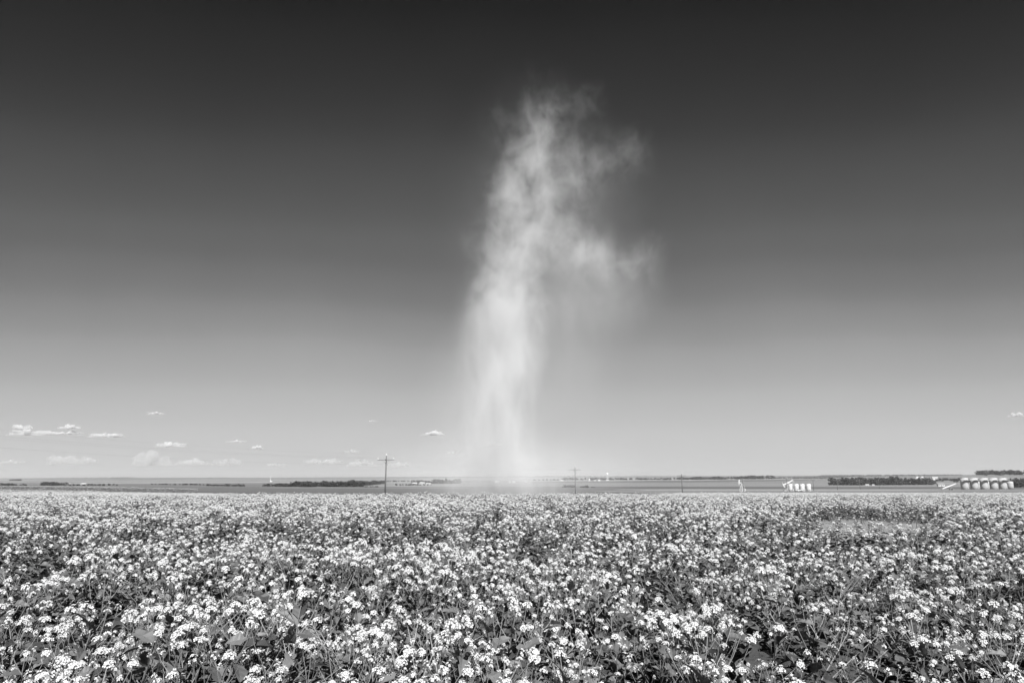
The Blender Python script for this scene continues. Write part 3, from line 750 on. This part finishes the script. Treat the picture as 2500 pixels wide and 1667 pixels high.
belt(500, 600, 1186, 1187.5, (4, 5.5), 14, 'small dark tree in the short belt left of the long shelterbelt', 'trees of the short left belt', wide=1.6)
belt(365, 500, 1183, 1184.5, (2.5, 3.5), 14, 'tiny tree in the thin hedge row on the far left slope', 'hedge row on the far left', wide=1.8)
belt(0, 66, 1187, 1184, (6, 4), 9, 'dark tree in the row at the left edge of the picture', 'trees at the left edge', wide=1.5, Yfix=1350)
belt(100, 162, 1185, 1186, (7, 8), 13, 'dark tree in the clump left of the white farm at the far left', 'clump by the far left farm', wide=1.4, Yfix=1450)
belt(165, 292, 1186, 1185, (4.5, 3.5), 12, 'small tree dotted round the white farm at the far left', 'trees round the far left farm', wide=1.4)
belt(965, 1054, 1185.5, 1184.5, (5, 3), 12, 'dark tree in the low row below the white farm right of the tallest pole', 'trees below the middle farm', wide=1.5)
belt(942, 1000, 1176.5, 1176, (3, 3), 7, 'tree in the thin far row right behind the tallest pole', 'far row behind the tallest pole', wide=1.8)
belt(1056, 1122, 1180.5, 1180.5, (10, 10), 13, 'tall dark tree of the grove between the middle farm and the dust devil', 'grove left of the dust devil', wide=1.2)
belt(1002, 1056, 1178.5, 1180, (7, 6), 8, 'dark tree behind the roofs of the middle farm', 'trees behind the middle farm', wide=1.3)
belt(1376, 1402, 1190, 1190, (6, 6), 5, 'dark bush of the left clump under the pole right of the dust devil', 'left bushes under the pole', name='bush', cat='bush', kinds=BUSH, wide=0.9)
belt(1418, 1436, 1190.5, 1190.5, (4, 6), 4, 'dark bush of the right clump under the pole right of the dust devil', 'right bushes under the pole', name='bush', cat='bush', kinds=BUSH, wide=0.9)
belt(1443, 1454, 1190.5, 1190.5, (2.5, 2), 2, 'very low bush, farthest right of those under the pole right of the dust devil', 'low bushes right of the pole', name='bush', cat='bush', kinds=BUSH, wide=1.4)
belt(1290, 1376, 1172.5, 1172.5, (2.2, 3.6), 9, 'pale far tree in the broken row behind the dust', 'far trees in the dust', wide=1.6)
belt(1376, 1500, 1172, 1172, (5, 5), 20, 'tree in the far row round the white houses by the water tower', 'far row by the water tower', wide=1.6)
belt(1502, 1642, 1171.5, 1171.5, (4.4, 5), 18, 'tree in the far row right of the water tower', 'far row right of the water tower', wide=1.7)
belt(1645, 1796, 1171, 1170, (5.5, 7), 20, 'dark tree in the far belt behind the third pole', 'far belt behind the third pole', wide=1.6)
belt(1796, 1886, 1170, 1169, (8.5, 8.5), 14, 'dark tree in the high part of the far belt above the pumpjack seen end-on', 'far belt above the pumpjack', wide=1.4)
belt(2026, 2105, 1184.5, 1184, (15, 15), 14, 'dark tree in the left part of the big grove behind the small poles', 'big dark grove', jy=0.08, wide=1.0, Yfix=1520)
belt(2095, 2200, 1184, 1182.5, (15, 16), 20, 'dark tree in the middle of the big grove behind the small poles', 'big dark grove', jy=0.08, wide=1.0, Yfix=1560)
belt(2195, 2282, 1182, 1180.5, (13, 14), 14, 'dark tree in the right part of the big grove, below the white grain bins', 'big dark grove', jy=0.08, wide=1.0, Yfix=1620)
belt(2455, 2505, 1181, 1181, (17, 18), 14, 'dark tree of the wood behind the right end of the large tanks', 'wood behind the large tanks', jy=0.1, wide=1.0, Yfix=1050)
belt(2388, 2505, 1160, 1159, (9, 9), 24, 'dark tree on the ridge top at the right edge, above the large tanks', 'trees on the right ridge', jy=0.06, wide=1.4, Yfix=2250)
belt(2286, 2348, 1170, 1170, (5, 5.5), 14, 'dark tree in the row on the slope between the white house and the large tanks', 'slope row left of the large tanks', wide=1.3, Yfix=2000)
belt(2400, 2470, 1167, 1166, (5, 6), 12, 'dark tree on the slope between the large tanks and the ridge wood', 'slope trees under the ridge wood', wide=1.2, Yfix=1750)
belt(2330, 2400, 1168, 1167, (7, 7), 10, 'dark tree on the slope right above the left end of the large tanks', 'slope trees above the large tanks', wide=1.2, Yfix=1900)

# far woods along the skyline: one dark mass nobody could count
def skyline(name, spans, label):
    vs, fs = [], []
    ico = [(0, 0, 1), (.89, 0, .45), (.28, .85, .45), (-.72, .53, .45), (-.72, -.53, .45), (.28, -.85, .45), (.85, .5, -.2), (-.3, .9, -.2), (-1, 0, -.2), (-.3, -.9, -.2), (.85, -.5, -.2)]
    icf = [(0, 1, 2), (0, 2, 3), (0, 3, 4), (0, 4, 5), (0, 5, 1), (1, 6, 2), (2, 7, 3), (3, 8, 4), (4, 9, 5), (5, 10, 1), (2, 6, 7), (3, 7, 8), (4, 8, 9), (5, 9, 10), (1, 10, 6)]
    for x0, x1, Y, hp, n in spans:
        for i in range(n):
            px = rnd.uniform(x0, x1); s = at_depth(px, Y * rnd.uniform(1, 1.04)); h = hp * rnd.uniform(0.5, 1.15) * s.y / F; w = h * rnd.uniform(0.7, 1.8)
            o = len(vs); a = rnd.uniform(0, 6.28); ca, sa = math.cos(a), math.sin(a)
            vs += [(s.x + (x * ca - y * sa) * w * rnd.uniform(.8, 1.2), s.y + (x * sa + y * ca) * w * rnd.uniform(.8, 1.2), s.z + (z * 0.62 + 0.3) * h) for x, y, z in ico]
            fs += [tuple(q + o for q in f) for f in icf]
    o = obj(name, mk_mesh(name, vs, fs, M['crown'])); o['kind'] = 'stuff'; o['label'] = label; o['category'] = 'woodland'
skyline('distant_woodland', [(2000, 2350, 6200, 4.2, 420), (2100, 2345, 4800, 4.0, 300), (1880, 2060, 5600, 4.2, 200), (1880, 2030, 4500, 3.0, 90), (1690, 1880, 6000, 2.4, 90), (500, 600, 9200, 1.2, 90), (770, 900, 8600, 1.8, 120),
                             (0, 140, 8800, .9, 50), (120, 330, 9300, 1.3, 90), (270, 320, 8800, 1.8, 40), (900, 1110, 9000, 1.3, 120), (1120, 1290, 9200, 1.6, 60), (1300, 1690, 9200, 1.2, 120), (25, 50, 3500, 4, 24), (2350, 2400, 4300, 4, 60)],
        'dark woods and hedgerows far off along the skyline')

# ------------------------------------------------------------------ farm buildings
def barn(px, py, wpx, hpx, label, roof='roof', deep=0.6, Yfix=None, rz=None, win=2):
    s = on_ground(px, py) if Yfix is None else at_depth(px, Yfix)
    k = s.y / F; w, h = wpx * k, hpx * k; d = w * deep; e = h * 0.62
    t = thing('farm_building', label, 'building', s, rnd.uniform(-.35, .35) if rz is None else rz, 'farm buildings on the far fields')
    part('wall', MB().prism([(-d / 2, -0.3), (d / 2, -0.3), (d / 2, e), (0, h * 0.97), (-d / 2, e)], -w / 2, w / 2), M['wall'], t)
    o = 0.05 * w
    rf = MB()
    for sx in (-1, 1):
        rf.add([(sx * (d / 2 + o), -w / 2 - o, e - o), (sx * (d / 2 + o), w / 2 + o, e - o), (0, w / 2 + o, h), (0, -w / 2 - o, h),
                (sx * (d / 2 + o), -w / 2 - o, e - o + .25), (sx * (d / 2 + o), w / 2 + o, e - o + .25), (0, w / 2 + o, h + .25), (0, -w / 2 - o, h + .25)],
               [(0, 1, 2, 3), (4, 7, 6, 5), (0, 4, 5, 1), (1, 5, 6, 2), (2, 6, 7, 3), (3, 7, 4, 0)])
    part('roof', rf, M[roof], t)
    part('door', MB().box((-d / 2 - 0.04, 0, e * 0.36), (0.1, w * 0.16, e * 0.72)), M['grey_sheet'], t)
    for i in range(win):
        part('window', MB().box((-d / 2 - 0.04, (i - (win - 1) / 2) * w * 0.6, e * 0.55), (0.1, w * 0.1, e * 0.3)), M['glass'], t)
    t.rotation_euler[2] += math.pi / 2
for a in [(1013, 1181.5, 9, 3.6, 'white farm roof left of the other roofs of the middle farm'), (1031, 1181, 11, 4, 'widest white roof in the middle farm, right of the tallest pole'),
          (1046, 1182, 10, 3, 'white farm roof nearest the grove left of the dust devil'),
          (170, 1183, 12, 3.5, 'white barn just right of the clump at the far left'), (206, 1183, 14, 3.5, 'long white shed at the far left farm'),
          (1213, 1178, 9, 4, 'white building veiled by dust at the foot of the dust devil, left one'), (1245, 1178.5, 5, 4, 'small white house veiled by dust, left of a close pair'),
          (1254, 1178.5, 6, 4, 'small white house veiled by dust, right of a close pair'), (1285, 1176.5, 4, 2.5, 'tiny white shed alone right of the dust devil foot'),
          (1372, 1174.5, 6, 3.2, 'white house at the left end of the far tree row'), (1439, 1174, 3.5, 5, 'narrow white house in the middle of the far tree row'), (1453, 1174, 3, 2.5, 'tiny pale shed between two white houses by the water tower'),
          (1462.5, 1174, 5, 3.6, 'white house left of the water tower'), (1824, 1169, 8, 3, 'small white shed in the gap of the far belt'), (1926, 1168, 14, 2, 'long flat white shed above the pumpjack and tanks'),
          (2117, 1183.5, 8, 2.6, 'white shed in front of the dark grove, left one'), (2132, 1183.5, 5, 2.4, 'small white shed in front of the dark grove, right one'),
          (2283, 1167, 12, 7, 'bright white house right of the round grain bins'), (2297, 1178, 14, 7, 'pale farmhouse at the right end of the dark grove')]:
    yf = {2117: 1480, 2132: 1480, 2283: 2100, 2297: 1300}.get(a[0])
    barn(*a, Yfix=yf, roof='roof' if a[0] not in (170, 2297) else 'grey_sheet')
for px, lb in ((2240, 'round white grain bin above the dark grove, left of two'), (2252, 'round white grain bin above the dark grove, right of two')):
    s = at_depth(px, 2050); k = s.y / F; zt = pos(px, 1162.5, s.y).z - s.z; r = 4.4 * k
    t = thing('grain_bin', lb, 'grain bin', s, 0, 'round grain bins above the grove')
    part('wall', MB().lathe([(r, -0.5), (r, zt * 0.72)], 20), M['white'], t, True)
    rf = part('roof', MB().lathe([(r * 1.04, zt * 0.72), (r * 0.55, zt * 0.9), (r * 0.12, zt)], 20), M['white'], t, True)
    part('vent_cap', MB().lathe([(r * 0.14, zt), (r * 0.14, zt + 0.7)], 8), M['steel'], t)
# water tower
s = on_ground(1483, 1172.5); k = s.y / F; zt = pos(1483.5, 1153.5, s.y).z - s.z; r = 2.6 * k
t = thing('water_tower', 'white round water tower on thin legs at the skyline', 'water tower', s)
zc = zt - r * 1.2
part('tank', MB().lathe([(0.05 * r, zc - 1.2 * r), (0.6 * r, zc - 0.95 * r), (0.95 * r, zc - 0.45 * r), (r, zc), (0.9 * r, zc + 0.5 * r), (0.5 * r, zc + 0.95 * r), (0.06 * r, zc + 1.2 * r)], 20), M['porcelain'], t, True)
part('riser', MB().tube([(0, 0, -0.5), (0, 0, zc - r)], 0.16 * r, 10), M['white'], t)
for j in range(5):
    a = 2 * math.pi * j / 5 + 0.3
    part('leg', MB().tube([(math.cos(a) * r * 1.25, math.sin(a) * r * 1.25, -0.5), (math.cos(a) * r * 0.85, math.sin(a) * r * 0.85, zc - 0.4 * r)], 0.07 * r, 6), M['white'], t)
part('base_house', MB().box((0, 0, 1.6), (r * 3, r * 1.6, 3.2)), M['wall'], t)
# thin pale mast on the far left fields
s = on_ground(660, 1175.5); zt = pos(660, 1160, s.y).z - s.z
t = thing('radio_mast', 'thin pale mast standing on the far fields left of the tallest pole', 'mast', s)
part('mast', MB().tube([(0, 0, -.5), (0, 0, zt)], [1.0, 0.5], 6), M['white'], t)
part('base_hut', MB().box((3, 0, 1.4), (7, 5, 2.8)), M['wall'], t)

# ------------------------------------------------------------------ oil tanks, pumpjacks
def tank(site, R, Ht, label, group, name='storage_tank', rz=0.0, hatch=True, ladder=False, mat='tank'):
    t = thing(name, label, 'tank', site, rz, group)
    sh = part('shell', MB().lathe([(R, -0.6), (R, Ht * 0.333), (R, Ht * 0.667), (R, Ht)], 32), M[mat], t, True)
    for z in (0.333, 0.667, 0.985): part('seam', MB().lathe([(R + 0.025, Ht * z - 0.05), (R + 0.025, Ht * z + 0.05)], 32), M[mat], t, True)
    part('roof', MB().lathe([(R * 1.01, Ht), (R * 0.5, Ht + R * 0.07), (R * 0.05, Ht + R * 0.14)], 32), M[mat], t, True)
    if hatch:
        part('hatch', MB().lathe([(0.28, Ht), (0.28, Ht + 0.35), (0.32, Ht + 0.36), (0.2, Ht + 0.45)], 10, (0, -R * 0.6, 0)), M['steel'], t)
        part('manhole', MB().tube([(0.25 * R, -R * 0.95, 0.7), (0.26 * R, -R - 0.10, 0.7)], 0.32, 12), M['steel'], t)
    if ladder:
        lb = MB()
        for sx in (-.22, .22): lb.tube([(sx, -R - 0.18, 0), (sx, -R - 0.18, Ht + 0.9)], 0.03, 5)
        for i in range(int(Ht / 0.32)): lb.tube([(-.22, -R - 0.18, 0.3 + i * 0.32), (.22, -R - 0.18, 0.3 + i * 0.32)], 0.018, 4)
        part('ladder', lb, M['steel'], t)
    return t
# row of four white tanks
k450 = 450 / F
lbs = ['leftmost of the four small white tanks, beside the pumpjack', 'second from left of the four small white tanks', 'third from left of the four small white tanks', 'rightmost of the four small white tanks']
for px, lb in zip((1931, 1945, 1959.5, 1975), lbs):
    s = at_depth(px, 450); zt = pos(px, 1181, 450).z - s.z
    tank(s, 5.4 * k450, zt, lb, 'row of four small white tanks', rz=-0.4, mat='white')
s = at_depth(1938, 450 - 5.2 * k450); zt = pos(1938, 1181, 450).z - s.z
t = thing('tank_stair', 'steep dark access stair between the first two small white tanks', 'stairs', s)
for sx in (-.45, .45): part('stringer', MB().tube([(sx, -2.4, 0), (sx, -0.2, zt)], 0.07, 5), M['dark'], t)
for i in range(14): part('tread', MB().box((0, -2.4 + 2.2 * (i + .5) / 14, zt * (i + .5) / 14), (0.9, 0.26, 0.05)), M['steel'], t)
part('handrail', MB().tube([(.45, -2.4, 0.95), (.45, -0.2, zt + 0.95)], 0.035, 5).tube([(-.45, -2.4, 0.95), (-.45, -0.2, zt + 0.95)], 0.035, 5), M['steel'], t)
s = at_depth(1950, 441)
b = thing('pickup_truck', 'small white pickup truck parked in front of the small tanks', 'truck', s, 0.15)
part('body', MB().prism([(-2.6, .45), (2.5, .45), (2.55, .95), (1.6, 1.05), (.9, 1.62), (-.5, 1.65), (-.75, 1.05), (-2.6, 1.02)], -.9, .9), M['white'], b)
part('window', MB().prism([(-.5, 1.1), (1.35, 1.1), (.85, 1.53), (-.42, 1.55)], -.93, .93), M['glass'], b)
for x in (-1.6, 1.6):
    for y in (-.88, .88): part('wheel', MB().tube([(x, y - .12, .38), (x, y + .12, .38)], .38, 14), M['dark'], b)

def pumpjack(site, rz, sc, tilt, label):
    t = thing('pumpjack', label, 'pumpjack', site, rz, 'oil pumpjacks', sc)
    W_, D_ = M['white'], M['dark']
    part('skid', MB().box((0.6, -.7, .15), (8.2, .3, .5)).box((0.6, .7, .15), (8.2, .3, .5)), M['concrete'], t)
    ap = (0, 4.6)
    for x in (-1.5, 1.1):
        for y in (-.95, .95): part('post_leg', MB().tube([(x, y, .35), (0, y * .22, ap[1])], .15, 6), W_, t)
    part('post_tie', MB().tube([(-1.0, -.64, 1.9), (-1.0, .64, 1.9)], .08, 5).tube([(.7, -.64, 1.9), (.7, .64, 1.9)], .08, 5), W_, t)
    part('saddle', MB().box((0, 0, ap[1] + .1), (.7, .8, .35)), W_, t)
    R3 = Matrix.Rotation(-tilt, 3, 'Y'); c = Vector((0, 0, ap[1] + .5))
    bm = MB().box(c + R3 @ Vector((-.2, 0, 0)), (6.8, .42, .62), R3)
    part('walking_beam', bm, W_, t)
    # horsehead: curved wedge at the front end
    cx = Vector((-3.5, 0, 0)); poly = [(.25, .45), (-.15, .75)]
    for i in range(7):
        a = 0.55 - 1.15 * i / 6; poly.append((-3.9 * math.cos(a) + 3.3, 3.6 * math.sin(a)))
    poly += [(.1, -.5)]
    hb = MB().prism(poly, -.32, .32); hb.v = [tuple(c + R3 @ (Vector(v) + cx)) for v in hb.v]
    part('horsehead', hb, W_, t)
    front = c + R3 @ Vector((-4.1, 0, -1.3)); rear = c + R3 @ Vector((3.0, 0, -.2))
    part('bridle', MB().tube([front, (front.x, 0, 1.3)], .05, 5), M['steel'], t)
    part('wellhead', MB().lathe([(.22, 0), (.22, .8), (.34, .85), (.34, 1.0), (.12, 1.05), (.12, 1.5)], 10, (front.x, 0, 0)), M['steel'], t)
    gb = Vector((2.6, 0, 1.9))
    part('gearbox', MB().box((2.6, 0, 1.5), (1.5, .9, 1.5)).box((2.6, 0, .6), (2.0, 1.3, .5)), W_, t)
    for y in (-.75, .75):
        tipv = gb + Vector((math.cos(-.5) * 1.5, y, math.sin(-.5) * 1.5))
        part('crank', MB().tube([gb + Vector((-.3, y, .15)), tipv], .16, 6), W_, t)
        part('counterweight', MB().tube([gb + Vector((1.35, y * 1.15, -.85)), gb + Vector((1.35, y * 1.55, -.85))], .85, 16), W_, t)
        part('pitman_arm', MB().tube([tipv, rear + Vector((0, y, 0))], .09, 6), W_, t)
    part('equaliser', MB().tube([rear + Vector((0, -.8, 0)), rear + Vector((0, .8, 0))], .1, 6), W_, t)
    part('motor', MB().tube([(4.1, -.4, .9), (4.1, .4, .9)], .42, 12).box((4.1, 0, .5), (.9, .9, .3)), D_, t)
    part('belt_guard', MB().prism([(2.4, 1.2), (4.3, .5), (4.4, 1.2), (2.7, 2.1)], 1.0, 1.12), W_, t)
    return t
s = at_depth(1926.5, 478); zt = pos(1926, 1173, 478).z - s.z
pumpjack(s, 0.12, zt / 6.1, 0.42, 'white pumpjack with tilted beam and horsehead behind the small tanks')
s = at_depth(1811, 420); zt = pos(1811, 1175.5, 420).z - s.z
pumpjack(s, 0.88, zt / 6.6, -0.30, 'white pumpjack turned nearly end-on, standing alone left of the small tanks')

# large tank farm with a walkway along the tank tops
Yt = 372; kt = Yt / F
PXS = [(2356.5, 'leftmost of the five large tanks under the walkway'), (2380, 'second from left of the five large tanks under the walkway'), (2404, 'middle one of the five large tanks under the walkway'),
       (2427.5, 'fourth from left of the five large tanks under the walkway'), (2450, 'rightmost of the five large tanks under the walkway')]
sites = [at_depth(px, Yt) for px, _ in PXS]
zg = min(s.z for s in sites); ztop = pos(2400, 1166.5, Yt).z
Rt = 8.4 * kt
for s, (px, lb) in zip(sites, PXS):
    s.z = zg; tank(s, Rt, ztop - zg, lb, 'five large tanks under the walkway')
zw = pos(2400, 1171.2, Yt).z
w = thing('tank_walkway', 'long pale catwalk with railing along the front of the five large tanks', 'walkway', (sites[0].x, Yt, zg))
L = sites[-1].x - sites[0].x; yw = -Rt - 0.62
part('deck', MB().box((L / 2, yw, zw - zg), (L + 2 * Rt, 1.3, 0.16)), M['tank'], w)
for z in (0.55, 1.1): part('rail', MB().tube([(-Rt, yw - .5, zw - zg + z), (L + Rt, yw - .5, zw - zg + z)], 0.05, 5), M['white'], w)
for i in range(16):
    x = -Rt + (L + 2 * Rt) * i / 15
    part('rail_post', MB().tube([(x, yw - .5, zw - zg), (x, yw - .5, zw - zg + 1.1)], 0.035, 5), M['white'], w)
for s in sites: part('bracket', MB().tube([(s.x - sites[0].x, yw + .45, zw - zg), (s.x - sites[0].x, -Rt + .05, zw - zg - .9)], 0.06, 5), M['steel'], w)
for px, py_, wp, lb in ((2391, 1175, 3.2, 'narrow pale tank showing between the second and third large tanks'), (2414, 1175.5, 2.6, 'narrow pale tank showing between the third and fourth large tanks')):
    s = at_depth(px, 392); s.z = zg; zt = pos(px, py_, 392).z - zg
    tank(s, wp * 392 / F, zt, lb, 'narrow tanks behind the large ones', hatch=False)
s = at_depth(2453.5, 384); s.z = zg
v = thing('treater_vessel', 'tall narrow pale vessel behind the right end of the large tanks', 'vessel', s)
zt = pos(2453, 1166, 384).z - zg; r = 4.4 * 384 / F
part('shell', MB().lathe([(r, -.5), (r, zt * .94), (r * .8, zt * .98), (r * .3, zt)], 20), M['white'], v, True)
part('stack', MB().tube([(r * 1.15, 0, 1), (r * 1.15, 0, zt * 1.02)], 0.16, 8), M['steel'], v)
s = at_depth(2468, 400); s.z = zg + .4; tank(s, 6.6 * 400 / F, pos(2468, 1175, 400).z - s.z, 'low squat pale tank at the right end of the tank farm', 'low tanks', hatch=False)
a, b = at_depth(2300, 360), at_depth(2333, 366)
c = thing('conveyor', 'pale sloping conveyor tube left of the large tanks', 'conveyor', a)
e = pos(2333, 1181, 366) - a; q = pos(2299, 1193.5, 360) - a
part('tube', MB().tube([q, e], [0.32, 0.42], 10), M['white'], c, True)
part('hopper', MB().lathe([(0.25, -.1), (.75, .75)], 10, (q.x, q.y, q.z - .3)), M['white'], c)
for sy in (-.8, .8): part('support_leg', MB().tube([(e.x * .62, e.y * .62 + sy, hz(a.x + e.x * .62, a.y + e.y * .62) - a.z), (e.x * .7, e.y * .7, q.z + (e.z - q.z) * .7)], .06, 5), M['steel'], c)
for sy in (-.9, .9): part('wheel', MB().tube([(e.x * .62, e.y * .62 + sy - .1, hz(a.x + e.x * .62, a.y + e.y * .62) - a.z + .35), (e.x * .62, e.y * .62 + sy + .1, hz(a.x + e.x * .62, a.y + e.y * .62) - a.z + .35)], .35, 12), M['dark'], c)

# ------------------------------------------------------------------ clouds low in the sky, far away
def cloud_mat():
    m, t = new_mat('cloud')
    pv = nd(t, 'ShaderNodeVolumePrincipled'); pv.inputs['Color'].default_value = g(0.99); pv.inputs['Anisotropy'].default_value = -0.1
    tc = nd(t, 'ShaderNodeTexCoord')
    n = noise_n(t, tc.outputs['Object'], 0.006, 4, 0.6)
    oi = nd(t, 'ShaderNodeObjectInfo'); sc = nd(t, 'ShaderNodeSeparateColor'); t.links.new(oi.outputs['Color'], sc.inputs[0])
    d = math_n(t, 'MULTIPLY', math_n(t, 'MULTIPLY', mrange(t, n, 0.32, 0.65, 0.3, 1.5), sc.outputs[0]), 0.01)
    t.links.new(d, pv.inputs['Density'])
    o = nd(t, 'ShaderNodeOutputMaterial'); t.links.new(pv.outputs[0], o.inputs['Volume'])
    m.cycles.volume_step_rate = 0.8
    return m
CM = cloud_mat()
def cloud(px, py, w, h, label, Y=19000.0, seed=0):
    r = random.Random(seed + int(px * 7 + py)); c = pos(px, py, Y); k = Y / F * 1.02; W_, H_ = w * k * 0.56, h * k * 0.60
    sph = []
    for _ in range(8 + int(w / h * 2)):
        u = r.uniform(-.8, .8); v = r.uniform(-.5, .45) * (1 - abs(u) ** 1.5)
        sph.append((Vector((u * W_, r.uniform(-.3, .3) * W_, v * H_)), r.uniform(0.3, 0.6) * H_ * (1.1 - 0.6 * abs(u))))
    sph += [(Vector((W_ * (-0.8 + 1.6 * i / 9), 0, -H_ * 0.5)), H_ * r.uniform(0.15, 0.4)) for i in range(10)]
    n, kk = 40, 22; vs, fs = [], []
    for i in range(kk + 1):
        th = math.pi * i / kk
        for j in range(n):
            ph = 2 * math.pi * j / n; d = Vector((math.sin(th) * math.cos(ph) * W_, math.sin(th) * math.sin(ph) * W_ * .6, math.cos(th) * H_)).normalized()
            far_ = 0.12 * H_
            for q, R in sph:
                bq = d.dot(q); disc = bq * bq - q.length_squared + R * R
                if disc > 0: far_ = max(far_, bq + math.sqrt(disc))
            p = d * far_; p.z = max(p.z, -H_ * 0.62)
            vs.append(p)
    fs = [(i * n + j, (i + 1) * n + j, (i + 1) * n + (j + 1) % n, i * n + (j + 1) % n) for i in range(kk) for j in range(n)]
    o = obj('cloud', mk_mesh('cloud', vs, fs, CM, smooth=True)); o.location = c; amp = (1.7 if py < 1095 else 0.55) * min(1.6, 16.0 / h) ** 0.8; o.color = (amp, amp, amp, 1)
    tag(o, label, 'cloud', 'small clouds low over the left horizon' if px < 1300 else None)
for a in [(54, 1040, 52, 16, 'small puffy cloud over the left end of the longest cloud bank'), (68, 1055, 112, 20, 'left half of the bright flat cloud bank at the upper left'), (168, 1041, 58, 13, 'small cloud floating over the middle of the bright cloud bank'),
          (160, 1057, 110, 13, 'flat right half of the bright cloud bank at the upper left'), (260, 1062, 96, 15, 'flat bright cloud just right of the cloud bank at the upper left'), (380, 1008, 46, 9, 'highest small wispy cloud on the left'),
          (414, 1085, 86, 15, 'bright flat cloud alone below the highest wispy cloud'), (146, 1120, 64, 36, 'tall faint cumulus low at the left, above the far farm'), (205, 1124, 60, 22, 'faint ragged cloud right beside the tall faint cumulus'),
          (370, 1121, 90, 42, 'tall faint peaked cloud low over the left horizon'), (470, 1126, 100, 24, 'faint wide cloud right of the peaked cloud'), (555, 1128, 80, 22, 'faint cloud low left of the long shelterbelt'),
          (576, 1077, 52, 8, 'thin short streak of cloud up right of the flat bright cloud'), (627, 1092, 34, 11, 'small bright cloudlet over the left end of the shelterbelt'), (674, 1134, 60, 9, 'small pale cloudlet just above the mast'),
          (790, 1126, 110, 20, 'faint low cloud over the long shelterbelt'), (858, 1102, 42, 10, 'small cloudlet left of the tallest pole top'), (885, 1130, 84, 22, 'faint cloud behind the tallest pole'), (975, 1134, 70, 16, 'faint low cloud right of the tallest pole'),
          (1056, 1057, 60, 14, 'bright little cloud between the tallest pole and the dust devil'), (910, 1027, 18, 6, 'tiny cloud high above the tallest pole'), (1108, 1104, 40, 7, 'thin cloud streak just left of the dust devil foot'),
          (1206, 1084, 46, 8, 'thin cloud streak behind the foot of the dust devil'), (30, 1126, 70, 12, 'low faint cloud at the left edge'), (2482, 1012, 44, 12, 'lone faint cloud at the right edge of the sky')]:
    cloud(*a)

# ------------------------------------------------------------------ hazy summer air over the plain
m, t = new_mat('hazy_air')
pv = nd(t, 'ShaderNodeVolumePrincipled'); pv.inputs['Color'].default_value = g(0.97); pv.inputs['Density'].default_value = 4.5e-5; pv.inputs['Anisotropy'].default_value = 0.0
o = nd(t, 'ShaderNodeOutputMaterial'); t.links.new(pv.outputs[0], o.inputs['Volume'])
m.cycles.homogeneous_volume = True
hb = MB().box((0, 7950, 40), (41600, 16500, 200))
h_ = obj('haze', hb.mesh('haze', m)); h_['kind'] = 'stuff'
